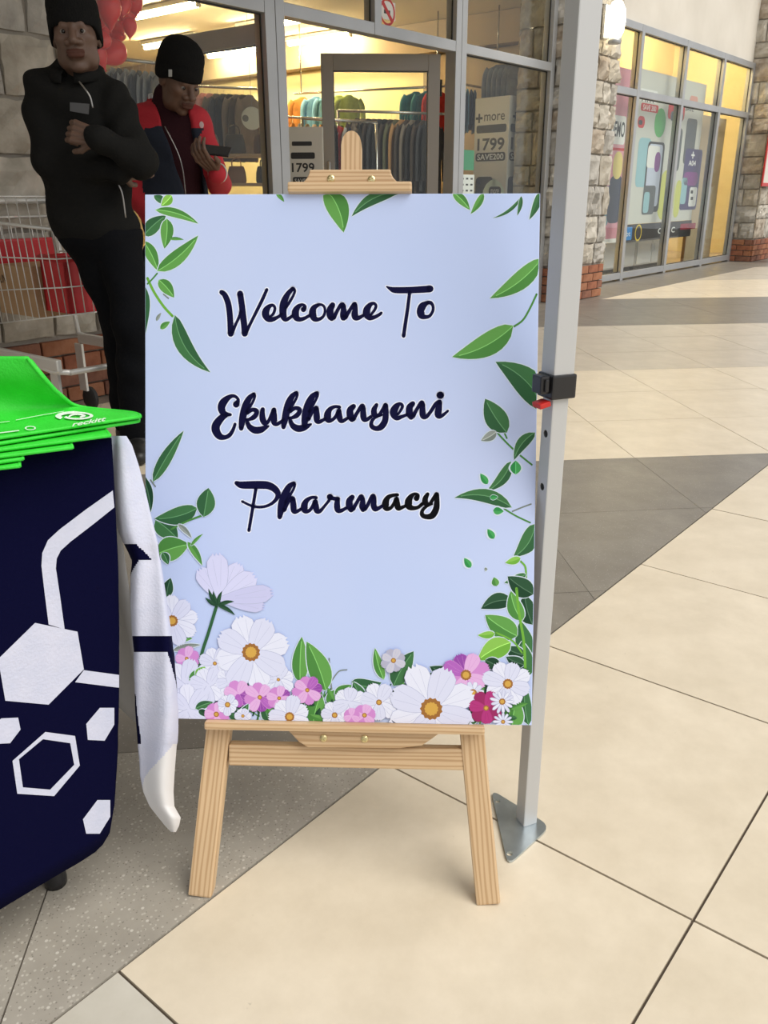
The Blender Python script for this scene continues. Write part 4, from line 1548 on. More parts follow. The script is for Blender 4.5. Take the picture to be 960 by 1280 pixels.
m_nail = mat('nail', (0.3, 0.19, 0.15), 0.4)


def M0(P):
    Q = P.copy()
    Q[:, 0] = np.abs(Q[:, 0])
    return Q


def head_sdf(P):
    d = sd_ell(P, (0, .012, .035), (.075, .096, .088))
    d = smin(d, sd_ell(P, (0, -.026, -.035), (.066, .066, .084)), .03)
    d = smin(d, sd_ell(M0(P), (.040, -.030, -.075), (.028, .035, .030)), .025)
    d = smin(d, sd_ell(P, (0, -.068, -.102), (.026, .022, .018)), .02)
    ax_ = np.abs(P[:, 0])
    M_ = P.copy(); M_[:, 0] = ax_
    d = smin(d, sd_ell(M_, (.042, -.058, -.012), (.024, .024, .018)), .02)
    d = smin(d, sd_cone(P, (-.030, -.079, .026), (.030, -.079, .026), .0085, .0085), .022)
    d = smax(d, -sd_ell(M_, (.031, -.1065, .006), (.017, .016, .0065)), .012)
    d = smin(d, sd_cone(P, (0, -.090, .018), (0, -.112, -.024), .0085, .0135), .012)
    d = smin(d, sd_ell(M_, (.019, -.096, -.029), (.014, .013, .011)), .010)
    d = smin(d, sd_ell(P, (0, -.088, -.062), (.030, .014, .020)), .015)
    lips = np.minimum(sd_ell(P, (0, -.096, -.057), (.032, .010, .0060)), sd_ell(P, (0, -.096, -.069), (.028, .011, .0085)))
    d = smin(d, lips, .005)
    d = smin(d, sd_ell(M_, (.075, .016, -.004), (.010, .022, .030)), .008)
    d = smin(d, sd_cone(P, (0, .018, -.06), (0, .035, -.20), .053, .058), .03)
    return d


def lip_idx(c):
    return ((np.abs(c[:, 0]) < .031) & (c[:, 1] < -.093) & (c[:, 2] < -.049) & (c[:, 2] > -.078)).astype(int)


def frame_from(origin, fwd, up=(0, 0, 1)):
    """local -Y looks along fwd"""
    f = np.array(fwd, float); f /= np.linalg.norm(f)
    y = -f
    x = np.cross(y, up); x /= np.linalg.norm(x)
    z = np.cross(x, y)
    return Matrix([[x[i], y[i], z[i], origin[i]] for i in range(3)] + [[0, 0, 0, 1]])


def hand_pts(wrist, dirv, palm_n, curl, thumb_side, spread=0.12, s=1.0, lift=1.0):
    """returns list of (a, b, ra, rb) cones for a hand"""
    d = np.array(dirv, float); d /= np.linalg.norm(d)
    n = np.array(palm_n, float); n -= d * (n @ d); n /= np.linalg.norm(n)
    side = np.cross(d, n) * thumb_side
    w = np.array(wrist, float)
    out = []
    for k in range(4):
        o = (k - 1.5) * 0.020 * s
        base = w + d * 0.085 * s - side * o + 0
        out.append((w + d * 0.012 - side * o * 0.7, base, 0.0125 * s, 0.011 * s))
        L = [0.042, 0.046, 0.043, 0.034][k] * s
        dd = d * cos(spread * (k - 1.5)) - side * sin(spread * (k - 1.5))
        p = base
        ang = 0.0
        for j, f in enumerate((1.0, 0.62, 0.5)):
            ang += curl[j]
            v = dd * cos(ang) + n * sin(ang)
            q = p + v * L * f
            out.append((p, q, (0.0095 - 0.001 * j) * s, (0.0088 - 0.001 * j) * s))
            p = q
    tb = w + d * 0.025 * s + side * 0.028 * s + n * 0.006
    t1 = tb + (side * 0.7 + d * 0.7 + n * 0.2 * lift) * 0.036 * s
    t2 = t1 + (side * 0.25 + d * 0.9 + n * 0.35 * lift) * 0.032 * s
    out += [(w + d * 0.01, tb, 0.017 * s, 0.0145 * s), (tb, t1, 0.0135 * s, 0.0108 * s), (t1, t2, 0.0105 * s, 0.009 * s)]
    return out


def hand_mesh(cones):
    def f(P):
        d = None
        for i, (a, b, ra, rb) in enumerate(cones):
            q = sd_cone(P, a, b, ra, rb)
            d = q if d is None else smin(d, q, 0.004)
        return d
    pts = [c[0] for c in cones] + [c[1] for c in cones]
    lo, hi = bounds(pts, 0.025)
    return sdf_part(None, f, lo, hi, 0.0028, None, None)


def join_mb(parts, mi=0):
    mb = MB()
    for p in parts:
        o = len(mb.v)
        mb.v += p.v
        mb.f += [[i + o for i in f] for f in p.f]
        mb.m += p.m
    return mb


def eyes(parent, F, look=0.0):
    for s in (-1, 1):
        e = MB().lathe([(0.0, -.0125), (.008, -.0095), (.0125, 0), (.008, .0095), (0, .0125)], 12)
        e.v = [tuple(F @ Vector((v[0] + s * .031, v[1] - .0762, v[2] + .006))) for v in e.v]
        o = e.build('eye', m_eyew, parent, smooth=True, world=False)
        A = FRAME[parent.parent.name].inverted() if parent.parent else Matrix()
        for v in o.data.vertices:
            v.co = A @ v.co
        i = MB().lathe([(0, 0.0), (.0066, 0.0), (.0066, .0012), (0, .0018)], 12)
        i.v = [tuple(A @ (F @ Vector((s * .031 + v[0] + look, -.0762 - .0117 - v[2], .006 + v[1])))) for v in i.v]
        i.build('iris', m_iris, parent, smooth=True)


def beanie(parent, F, tilt=0.0, grow=1.0, drop=0.0, m=None):
    prof = [(.083, -.010), (.088, -.012), (.0905, .0), (.0905, .035), (.088, .040), (.0885, .045), (.088, .065), (.083, .090), (.071, .112), (.052, .130), (.028, .141), (0.0, .144)]
    b = MB().lathe(prof, 40, 0.97 * grow, 1.13 * grow, wob=lambda a, z: 0.012 * sin(a * 20) * (1 if z < .12 else .3) + 0.012 * sin(3 * a + z * 40))
    # the brim dips over the ears and the back of the head
    b.v = [(v[0], v[1], v[2] - drop * max(0, min(1, (v[1] + .055) / .05)) * max(0.0, 1 - (v[2] + .012) / .07)) for v in b.v]
    T = F @ Matrix.Translation((0, .012, .032)) @ Matrix.Rotation(tilt, 4, 'X')
    b.v = [tuple(T @ Vector(v)) for v in b.v]
    return b.build('beanie', m or m_knit, parent, smooth=True, world=True)


def shoe(parent, ankle, fwd, m=m_shoe):
    a = np.array(ankle, float)
    f = np.array([fwd[0], fwd[1], 0.0]); f /= np.linalg.norm(f)
    c = np.array([a[0], a[1], 0])
    def sd(P):
        d = sd_cone(P, c - f * .05 + [0, 0, .045], c + f * .11 + [0, 0, .036], .042, .040)
        d = smin(d, sd_cone(P, c + f * .11 + [0, 0, .034], c + f * .17 + [0, 0, .030], .040, .032), .02)
        d = smin(d, sd_cone(P, c + [0, 0, .05], c + [0, 0, .11], .045, .045), .03)
        return smax(d, -(P[:, 2] - 0.004), .006)
    lo, hi = bounds([c - f * .1, c + f * .2], .07)
    lo[2], hi[2] = -.01, .17
    s = sdf_part('shoe', sd, lo, hi, 0.006, [m], parent)
    return s


def body_core(chest, belly, neck, shR, elR, wrR, shL, elL, wrL):
    """trunk and arms under the clothes"""
    def f(P):
        d = smin(sd_ell(P, chest, (.14, .085, .16)), sd_ell(P, belly, (.13, .085, .19)), .05)
        d = smin(d, sd_cone(P, chest + [0, 0, .1], neck + [0, 0, .02], .06, .045), .03)
        for s_, e_, w_ in ((shR, elR, wrR), (shL, elL, wrL)):
            d = smin(d, sd_cone(P, chest + [0, 0, .08], s_, .05, .042), .02)
            d = smin(d, sd_cone(P, s_, e_, .042, .036), .015)
            d = smin(d, sd_cone(P, e_, w_, .036, .026), .01)
        return d
    lo, hi = bounds([chest, belly, shR, elR, wrR, shL, elL, wrL, neck], .16)
    return sdf_part(None, f, lo, hi, 0.013, None, None)


# ---------------------------------------------------------------- person with crossed arms
Y1 = 3.47


def man_one():
    J = lambda x, y, dy=0.0: on_y(x, y, Y1 + dy)
    root_p = J(150, 540)
    root = thing('person', 'man in black jacket and black beanie standing with arms crossed', 'person', (root_p[0], root_p[1], 0))
    hc = J(95, 46, -0.02)
    F = frame_from(hc, (0.20, -1, -0.02), (-0.05, 0, 1))
    F = F @ Matrix.Scale(1.02, 4)
    shR, shL = J(54, 112, 0.0), J(139, 122, 0.02)
    elR, elL = J(66, 206, -0.05), J(174, 201, -0.13)
    wrR, wrL = J(150, 214, -0.12), J(122, 173, -0.235)
    neck = J(96, 96, 0.02)
    chest, belly, hip = J(96, 152, 0.02), J(108, 232, 0.02), J(124, 292, 0.02)
    # body: head and neck, hands, plain torso core
    hb = sdf_part(None, head_sdf, (-.1, -.14, -.21), (.1, .13, .14), 0.0036, None, None, mi=lip_idx, frame=F)
    dirL = J(98, 166, -0.225) - wrL
    handL = hand_mesh(hand_pts(wrL + dirL * 0.05, dirL + np.array([0, 0.0, 0.0]), (0.25, 1, -0.25), (0.75, 0.9, 0.6), 1, 0.0))
    dirR = J(172, 211, -0.06) - wrR
    handR = hand_mesh(hand_pts(wrR, dirR, (0, 1, 0.2), (0.2, 0.2, 0.2), -1, 0.05))
    core = body_core(chest, belly, neck, shR, elR, wrR, shL, elL, wrL)
    body = join_mb([hb, handL, handR, core]).build('body', [m_skin1, m_lip], root, smooth=True, world=True)
    eyes(body, F, 0.001)
    beanie(root, F, radians(-4), 1.03, 0.045)

    def jk(P):
        d = sd_ell(P, chest + [0, .0, -.01], (.185, .125, .19))
        d = smin(d, sd_ell(P, belly, (.165, .125, .23)), .08)
        d = smin(d, sd_ell(P, hip + [0, 0, .02], (.165, .125, .10)), .06)
        d = smin(d, sd_cone(P, shR + [.05, .02, .01], shL + [-.05, .02, .01], .070, .070), .05)
        d = smin(d, sd_cone(P, neck + [0, .02, -.03], neck + [0, .015, .012], .085, .066), .03)
        a = sd_cone(P, shR, elR, .074, .060)
        a = smin(a, sd_cone(P, elR, wrR, .060, .046), .02)
        b = sd_cone(P, shL, elL, .070, .060)
        b = smin(b, sd_cone(P, elL, wrL, .060, .043), .02)
        d = smin(d, a, .025)
        d = smin(d, b, .016)
        d = smax(d, -(P[:, 2] - (hip[2] - .055)), .01)
        return d + wrinkle(P, 0.0095, 0.85, 1.3)
    lo, hi = bounds([shR, shL, elR, elL, wrR, neck, hip, wrL], .17)
    jac = sdf_part('jacket', jk, lo, hi, 0.0085, [m_blackcloth], root)
    # shirt-style collar: a band round the neck, open at the front
    nk = neck + np.array([0, -.005, .005])
    rows_ = []
    for hz_, rr_ in ((.012, .064), (.034, .072), (.020, .090), (-.012, .100)):
        rows_.append([nk + np.array([rr_ * 1.05 * sin(a_), -rr_ * cos(a_) * 1.05, hz_ - .028 * max(0, cos(a_)) + .018 * max(0, -cos(a_))]) for a_ in np.linspace(.22, 2 * pi - .22, 30)])
    MB().grid(rows_).build('collar', m_blackcloth, root, smooth=True, world=True, thick=0.005)
    # front zip, badge
    zp = [J(99, 102, -.118), J(107, 112, -.135), J(113, 122, -.137), J(116, 135, -.137)]
    MB().tube(catmull(zp, 4), 0.0032, 6).build('zip', m_zip, root, smooth=True, world=True)
    bd = MB().add([J(88, 128, -.136), J(112, 130, -.142), J(111, 143, -.142), J(88, 139, -.136)], [(0, 1, 2, 3)])
    badge = bd.build('badge', mat('grey_badge', (0.07, 0.07, 0.072), 0.4), root, world=True, thick=0.004)
    bd = MB().add([J(91, 132, -.140), J(96, 132, -.141), J(96, 136, -.141), J(91, 136, -.140)], [(0, 1, 2, 3)])
    o = bd.build('badge_print', mat('badge_white', (0.6, 0.6, 0.6), 0.5), root, world=True)
    MB().tube(catmull([J(147, 228, -.125), J(153, 243, -.125), J(157, 272, -.12)], 4), 0.003, 6).build('pocket_zip', m_zip, root, smooth=True, world=True)
    # trousers
    hpL, hpR = J(148, 298, 0.01), J(112, 300, 0.03)
    knL, knR = J(165, 405, -0.07), J(149, 402, 0.05)
    anL, anR = J(166, 520, -0.03), J(157, 515, 0.12)
    anL[2], anR[2] = 0.10, 0.10

    def tr(P):
        d = sd_ell(P, hip + [0, 0, 0.0], (.160, .12, .12))
        d = smin(d, smin(sd_cone(P, hpL, knL, .088, .070), sd_cone(P, knL, anL, .070, .058), .03), .04)
        d = smin(d, smin(sd_cone(P, hpR, knR, .088, .070), sd_cone(P, knR, anR, .070, .058), .03), .03)
        d = smax(d, P[:, 2] - (hip[2] + .02), .01)
        d = smax(d, 0.055 - P[:, 2], .01)
        return d + wrinkle(P, 0.005, 0.8, 4.0)
    lo, hi = bounds([hpL, hpR, knL, knR, anL, anR], .17)
    sdf_part('trousers', tr, lo, hi, 0.010, [m_trouser], root)
    shoe(root, anL, (0.35, -1))
    shoe(root, anR, (0.5, -0.9))


man_one()

# ---------------------------------------------------------------- person looking at a phone
Y2 = 4.25


def man_two():
    J = lambda x, y, dy=0.0: on_y(x, y, Y2 + dy)
    root_p = J(225, 480)
    root = thing('person', 'man in red and navy jacket and black beanie looking down at a phone', 'person', (root_p[0], root_p[1], 0))
    hc = J(224, 101, -0.03)
    F = frame_from(hc, (0.68, -0.66, -0.55), (0, 0, 1))
    F = F @ Matrix.Scale(1.02, 4)
    neck = J(208, 132, 0.05)
    shR, shL = J(178, 152, 0.05), J(247, 152, 0.02)
    elR, wrR = J(172, 246, 0.04), J(214, 300, -0.16)
    elL, wrL = J(274, 230, -0.02), J(272, 217, -0.27)
    chest, belly, hip = J(217, 185, 0.05), J(219, 262, 0.06), J(220, 318, 0.08)
    hb = sdf_part(None, head_sdf, (-.1, -.14, -.21), (.1, .13, .14), 0.0036, None, None, mi=lip_idx, frame=F)
    hd = J(258, 203, -0.33) - wrL
    cones = hand_pts(wrL + hd * 0.25, hd, (0.1, 0.45, 0.9), (0.35, 0.7, 0.6), -1, 0.02, 1.0, -0.3)
    handL = hand_mesh(cones)
    handR = hand_mesh(hand_pts(wrR, (0.3, -1, 0.2), (0, 0, 1), (0.3, 0.3, 0.3), -1, 0.05))
    core = body_core(chest, belly, neck, shR, elR, wrR, shL, elL, wrL)
    body = join_mb([hb, handL, handR, core]).build('body', [m_skin2, m_lip], root, smooth=True, world=True)
    eyes(body, F)
    bn = beanie(root, F, radians(-6), 1.10, 0.02)
    tg = MB().add([J(211, 87, -.14), J(215, 87, -.143), J(215, 96, -.143), J(211, 96, -.14)], [(0, 1, 2, 3)])
    tg.build('beanie_tag', mat('tag_grey', (0.4, 0.4, 0.38), 0.6), root, world=True, thick=0.003)

    def torso(P, e=0.0):
        d = sd_ell(P, chest, (.165 + e, .115 + e, .185 + e))
        d = smin(d, sd_ell(P, belly, (.15 + e, .115 + e, .20 + e)), .08)
        d = smin(d, sd_cone(P, shR + [.04, .0, .0], shL + [-.04, .0, .0], .06 + e, .06 + e), .05)
        return d

    def sweater(P):
        d = torso(P, 0)
        d = smin(d, sd_cone(P, neck + [0, 0, -.02], neck + [.015, -.03, .035], .075, .060), .03)
        d = smin(d, sd_ell(P, hip, (.145, .11, .1)), .05)
        return smax(d, -(P[:, 2] - (hip[2] - .03)), .01) + wrinkle(P, 0.002, 1, 2)
    lo, hi = bounds([chest, neck, hip, shR, shL], .2)
    sdf_part('sweater', sweater, lo, hi, 0.009, [m_maroon], root)

    def arms(P):
        a = smin(sd_cone(P, shR, elR, .070, .058), sd_cone(P, elR, wrR, .056, .046), .02)
        b = smin(sd_cone(P, shL, elL, .060, .052), sd_cone(P, elL, wrL, .052, .043), .02)
        return np.minimum(a, b)

    def jk(P):
        d = torso(P, .020)
        d = smin(d, sd_ell(P, hip, (.165, .135, .1)), .05)
        q = project(P)
        xl = np.interp(q[:, 1], [100, 130, 160, 243, 330], [192, 194, 204, 231, 236])
        xr = np.interp(q[:, 1], [100, 130, 165, 200, 243, 330], [232, 234, 243, 250, 254, 250])
        front = P[:, 1] - (chest[1] + 0.0)
        cut = np.maximum(np.maximum(xl - q[:, 0], q[:, 0] - xr) * 0.0036, front)
        d = smax(d, -cut, .006)
        col = sd_cone(P, neck + [-.02, .03, -.04], neck + [-.005, .02, .045], .088, .078)
        col = np.maximum(col, -cut)
        col = np.maximum(col, P[:, 2] - neck[2] - .05)
        col = np.maximum(col, -sd_cone(P, neck + [-.02, .03, -.06], neck + [.0, .015, .09], .078, .068))
        d = np.minimum(d, col)
        d = smin(d, arms(P), .025)
        return smax(d, -(P[:, 2] - (hip[2] - .06)), .01) + wrinkle(P, 0.0035, 1.0, 0.4)

    def jm(c):
        q = project(c)
        navy = (q[:, 1] > np.interp(q[:, 0], [170, 185, 215, 240, 250, 275], [170, 160, 153, 162, 160, 160])) & (arms(c) > 0.012)
        navy |= (torso(c, .02) < .012) & (q[:, 1] > 160) & (arms(c) > -0.01) & (q[:, 0] > 180) & (q[:, 0] < 262)
        white = (q[:, 0] < 196) & (q[:, 1] < 123) & (q[:, 0] > 185)
        return np.where(white, 2, np.where(navy, 1, 0))
    lo, hi = bounds([shR, shL, elR, elL, wrR, neck, hip, wrL], .17)
    sdf_part('jacket', jk, lo, hi, 0.0085, [m_redcloth, m_navycloth, mat('white_collar_trim', (0.6, 0.6, 0.6), 0.7)], root, mi=jm)
    MB().tube(catmull([J(206, 158, -.10), J(222, 190, -.115), J(229, 215, -.115), J(232, 243, -.11)], 4), 0.0028, 6).build('zip', m_zip, root, smooth=True, world=True)
    em = MB().lathe([(0, 0.001), (.007, .001), (.010, 0)], 12)
    E_ = J(252, 156, -.105)
    em.v = [(E_[0] + v[0], E_[1] - v[2], E_[2] + v[1] * 1.4) for v in em.v]
    em.build('chest_emblem', mat('emblem_white', (0.6, 0.45, 0.45), 0.6), root, world=True)
    # wrist band
    wb = MB().tube([wrL + (wrL - elL) * 0.06 + np.array([cos(a) * .04, 0.004, sin(a) * .04]) for a in np.linspace(0, 2 * pi, 16)[:-1]], 0.004, 6, closed=True)
    wb.build('wrist_strap', mat('pale_strap', (0.5, 0.5, 0.45), 0.5), root, smooth=True, world=True)
    hpL, hpR = hip + [.075, 0, -.03], hip + [-.075, 0, -.03]
    knL, knR = hpL + [.02, -.02, -.42], hpR + [-.02, -.02, -.42]
    anL, anR = knL + [.01, .04, -.4], knR + [-.01, .04, -.4]
    anL[2] = anR[2] = 0.10

    def tr(P):
        d = sd_ell(P, hip, (.15, .115, .12))
        d = smin(d, smin(sd_cone(P, hpL, knL, .085, .066), sd_cone(P, knL, anL, .066, .058), .03), .03)
        d = smin(d, smin(sd_cone(P, hpR, knR, .085, .066), sd_cone(P, knR, anR, .066, .058), .03), .03)
        d = smax(d, P[:, 2] - hip[2] - .02, .01)
        return smax(d, 0.055 - P[:, 2], .01) + wrinkle(P, 0.004, .8, 3)
    lo, hi = bounds([hpL, hpR, knL, knR, anL, anR], .17)
    sdf_part('trousers', tr, lo, hi, 0.011, [mat('navy_trousers', (0.012, 0.014, 0.022), 0.8)], root)
    shoe(root, anL, (0.3, -1))
    shoe(root, anR, (0.1, -1))
    # phone held in the hand
    pc = J(270, 192, -0.33)
    pc = pc + np.array([-0.008, 0.002, 0.0125])
    z = np.array([-0.05, 0.55, -0.83]); z = -z / np.linalg.norm(z)
    x = np.array([0.98, -0.15, 0.0]); x -= z * (x @ z); x /= np.linalg.norm(x)
    y = np.cross(z, x)
    PM = Matrix([[x[i], y[i], z[i], pc[i]] for i in range(3)] + [[0, 0, 0, 1]])
    ph = thing('mobile_phone', 'black mobile phone held in the hand of the man in red', 'phone', matrix=PM)
    MB().bbox(-0.070, 0.070, -0.034, 0.034, -0.0045, 0.004, 0.003).build('case', m_black, ph)
    MB().box(-0.066, 0.066, -0.031, 0.031, 0.004, 0.0046).build('screen', mat('phone_screen', (0.02, 0.022, 0.025), 0.1), ph)


man_two()

# ================================================================== shopping trolley
m_chrome = mat('zinc_wire', (0.75, 0.75, 0.72), 0.35, 0.4)
m_redbig = mat('red_trolley_plastic', (0.50, 0.012, 0.02), 0.4)
m_card = mat('cardboard', (0.40, 0.25, 0.13), 0.85, col2=(0.46, 0.30, 0.17), nscale=6)
m_rub = mat('rubber', (0.02, 0.02, 0.02), 0.7)
tr_ = facade_thing('shopping_trolley', 'chrome wire shopping trolley with red plastic seat parked against the stone pillar', 'trolley', 2.10, 3.62)
# local: x = u (width), y = v; nose towards -y
NOSE, TAIL = -0.36, 0.34


def rim(y):                        # half width, bottom z, top z along the basket
    f = (y - NOSE) / (TAIL - NOSE)
    return 0.19 + 0.04 * f, 0.56 - 0.10 * f, 0.90 + 0.03 * f


wires = MB()
sideL = MB()
ys = np.linspace(NOSE, TAIL, 15)
for s in (-1, 1):
    mb = MB()
    for y in ys:
        w, zb, zt = rim(y)
        mb.tube([(s * w * .9, y, zb), (s * w, y, zt)], 0.0024, 5)
    for f in (0.0, 0.33, 0.66):
        mb.tube([(s * (rim(y)[0] * (.9 + .1 * f)), y, rim(y)[1] + (rim(y)[2] - rim(y)[1]) * f) for y in (NOSE, TAIL)], 0.003, 5)
    mb.build('side_wires', m_chrome, tr_, smooth=True)
mb = MB()
for t in np.linspace(-1, 1, 9):
    w, zb, zt = rim(NOSE)
    mb.tube([(t * w * .9, NOSE, zb), (t * w, NOSE, zt)], 0.0024, 5)
for f in (0, .33, .66):
    w, zb, zt = rim(NOSE)
    mb.tube([(-w, NOSE, zb + (zt - zb) * f), (w, NOSE, zb + (zt - zb) * f)], 0.003, 5)
mb.build('front_wires', m_chrome, tr_, smooth=True)
mb = MB()
for t in np.linspace(-1, 1, 11):
    mb.tube([(t * rim(NOSE)[0] * .9, NOSE, rim(NOSE)[1]), (t * rim(TAIL)[0] * .9, TAIL, rim(TAIL)[1])], 0.0024, 5)
mb.build('base_wires', m_chrome, tr_, smooth=True)
w0, _, z0 = rim(NOSE)
w1, _, z1 = rim(TAIL)
MB().tube([(-w1, TAIL, z1), (-w0, NOSE, z0), (w0, NOSE, z0), (w1, TAIL, z1)], 0.0075, 8, closed=True).build('rim', m_chrome, tr_, smooth=True)
# flap gate with tall wires standing out of the basket
mb = MB()
for t in np.linspace(-1, 1, 9):
    mb.tube([(t * .2, TAIL - .06, 0.62), (t * .205, TAIL - .02, 1.02)], 0.0024, 5)
mb.tube([(-.21, TAIL - .06, 0.62), (-.215, TAIL - .02, 1.02), (.215, TAIL - .02, 1.02), (.21, TAIL - .06, 0.62)], 0.005, 6)
mb.build('rear_gate', m_chrome, tr_, smooth=True)
MB().bbox(-.16, .16, TAIL - .12, TAIL - .09, 0.62, 0.84, 0.01).build('child_seat', m_redbig, tr_)
fr = MB().tube([(-.235, TAIL + .02, 1.0), (-.235, TAIL - .06, .60), (-.235, TAIL - .10, .38), (-.235, NOSE + .05, .33), (-.2, NOSE - .02, .33)], 0.0125, 8)
fr.tube([(.235, TAIL + .02, 1.0), (.235, TAIL - .06, .60), (.235, TAIL - .10, .38), (.235, NOSE + .05, .33), (.2, NOSE - .02, .33)], 0.0125, 8)
fr.tube([(-.2, NOSE - .02, .33), (.2, NOSE - .02, .33)], 0.0125, 8)
for s in (-1, 1):
    MB().bbox(s * .235 - .012, s * .235 + .012, NOSE, TAIL - .1, .335, .385, .006).build('chassis_beam', m_chrome, tr_)
fr.build('chassis', m_chrome, tr_, smooth=True)
MB().tube([(-.24, TAIL + .03, 1.0), (.24, TAIL + .03, 1.0)], 0.014, 10).build('handle', m_chrome, tr_, smooth=True)
for sx in (-1, 1):
    for y in (NOSE + .08, TAIL - .12):
        cst = MB().box(sx * .215 - .006, sx * .215 + .006, y - .03, y + .03, .10, .335).build('caster_fork', m_chrome, tr_)
        wl = MB().lathe([(0, -.014), (.05, -.014), (.058, -.008), (.058, .008), (.05, .014), (0, .014)], 18).build('wheel', m_rub, cst, smooth=True, sharp=40)
        wl.rotation_euler[1] = pi / 2
        wl.location = (sx * .215 + .022, y - .01, .059)
bx_ = facade_thing('cardboard_box', 'brown cardboard box lying inside the shopping trolley', 'box', 2.02, 3.64, 0.530, 0.03)
MB().bbox(-.09, .16, -.14, .16, 0.0, .21, 0.004).build('carton', m_card, bx_)
MB().box(-.091, .161, .015, .045, .2002, .2012).build('tape', mat('packing_tape', (0.5, 0.36, 0.2), 0.3), bx_)
tm = MB()
put_text(tm, 'UN', -.05, .15, .05, .035, 0)
o = tm.build('box_print', m_dark, bx_)
o.rotation_euler[2] = -pi / 2
o.location = (-.0908, .05, 0)
rc = facade_thing('red_crate', 'red plastic basket at the front of the shopping trolley', 'basket', 2.10, 3.362, 0.560, 0.0)
mb = MB()
mb.prism([(-.125, -.06), (.125, -.06), (.125, .10), (-.125, .10)], 0, .015)
for (a, b, c, d) in ((-.135, .135, -.075, -.06), (-.135, .135, .10, .115)):
    mb.box(a, b, c, d, 0, .22)
for (a, b) in ((-.135, -.122), (.122, .135)):
    mb.box(a, b, -.075, .115, 0, .22)
mb.build('basket_body', m_redbig, rc)
MB().tube([(-.138, -.074, .22), (.138, -.074, .22), (.138, .112, .22), (-.138, .112, .22)], 0.012, 8, closed=True).build('basket_rim', m_redbig, rc, smooth=True)

# ================================================================== balloons
m_ball = mat('red_balloon', (0.88, 0.035, 0.03), 0.3, spec=0.5)
prof = [(0.0, -.155), (.008, -.150), (.012, -.146), (.010, -.143), (.022, -.125), (.055, -.085), (.085, -.035), (.100, .02), (.094, .065), (.07, .10), (.035, .118), (0, .122)]
bal0 = None
BAL = [(136, 12, 15, .3, .2), (152, 4, 13, -.5, .4), (168, 5, 11, .8, .1), (121, 24, 12, 1.2, .6), (131, 30, 12, .2, 1.0), (146, 40, 14, -1.3, .7), (162, 34, 9, -.2, .2), (122, 68, 13, .5, -.4), (141, 67, 16, -1.0, -.8), (128, 50, 11, 1.6, .4), (112, 52, 12, 1.2, 0), (158, 20, 13, .3, .4)]
bY = [5.40 + 0.10 * (k % 3) for k in range(len(BAL))]
bS = [q[2] / FPX * 5.2 / 0.108 for q in BAL]
for it in range(400):                # let the bunch settle in depth until the balloons only touch
    for i in range(len(BAL)):
        for j in range(i):
            Pi, Pj = on_y(BAL[i][0], BAL[i][1], bY[i]), on_y(BAL[j][0], BAL[j][1], bY[j])
            if np.linalg.norm(Pi - Pj) < 0.118 * (bS[i] + bS[j]):
                s_ = 0.004 if bY[i] >= bY[j] else -0.004
                bY[i] = min(max(bY[i] + s_, 5.32), 6.1)
                bY[j] = min(max(bY[j] - s_, 5.32), 6.1)
for k, (x, y, r, tx, tz) in enumerate(BAL):
    P = on_y(x, y, bY[k])
    s = bS[k]
    if bal0 is None:
        o = MB().lathe(prof, 22).build('balloon', m_ball, None, smooth=True)
        knot = MB().lathe([(0.0, -.165), (.013, -.165), (.004, -.152), (0, -.150)], 10).build('knot', m_ball, o, smooth=True)
        bal0 = o
    else:
        o = bal0.copy()
        C.objects.link(o)
        kk = bal0.children[0].copy()
        C.objects.link(kk)
        kk.parent = o
    o.location = P
    o.scale = (s, s, s)
    o.rotation_euler = (tx, 0.3 * tz, tz)
    tag(o, 'red balloon in the bunch hanging by the shop window', 'balloon', 'bunch of red balloons')

# ================================================================== clothes shop stock
FAB = {'black': (0.014, 0.013, 0.013), 'charcoal': (0.045, 0.045, 0.048), 'dark brown': (0.065, 0.045, 0.032), 'taupe': (0.20, 0.16, 0.12), 'tan': (0.42, 0.22, 0.08), 'navy': (0.015, 0.022, 0.07),
       'teal': (0.04, 0.20, 0.25), 'sky blue': (0.16, 0.36, 0.55), 'lime green': (0.30, 0.38, 0.10), 'red': (0.50, 0.03, 0.02), 'white': (0.68, 0.65, 0.60), 'grey': (0.24, 0.25, 0.265), 'pink': (0.62, 0.30, 0.28),
       'orange': (0.60, 0.25, 0.06), 'olive': (0.12, 0.12, 0.06), 'denim blue': (0.06, 0.10, 0.20)}
m_fab = {k: mat('fabric_' + k.replace(' ', '_'), c, 0.85, col2=tuple(min(1, x * 1.35 + .004) for x in c), nscale=9, bump=0.3, bscale=60) for k, c in FAB.items()}
m_hang = mat('hanger_wire', (0.5, 0.5, 0.5), 0.3, 0.8)


def coat_mesh(L, sleeves, wave, thick=1.0):
    mb = MB()
    rows = []
    zs = [(-.050, .050, .035), (-.075, .085, .045), (-.105, .165, .052), (-.14, .205, .060), (-.25, .205, .062), (-.25 - (L - .25) * .35, .20, .058), (-.25 - (L - .25) * .7, .205, .062), (-L, .215, .068)]
    n = 22
    for k, (z, w, t) in enumerate(zs):
        row = []
        for i in range(n):
            a = 2 * pi * i / n
            fold = 1 + wave * 0.22 * sin(a * 5 + k * .5) * (k / 7)
            c_, s_ = cos(a), sin(a)
            row.append((w * np.sign(c_) * abs(c_) ** .8, t * thick * s_ * fold, z - (.012 * sin(a * 3) if k == 7 else 0)))
        rows.append(row)
    mb.grid(rows, closed=True)
    mb.add(rows[-1], [tuple(range(n))])
    mb.add(rows[0], [tuple(range(n))[::-1]])
    if sleeves:
        for s in (-1, 1):
            mb.tube(catmull([(s * .175, 0, -.125), (s * .235, 0, -.22), (s * .255, -.01, -.40), (s * .262, -.02, -.60)], 3), [.055, .055, .054, .054, .053, .052, .050, .046, .044, .040][:10], 9, flat=0.7)
    return mb


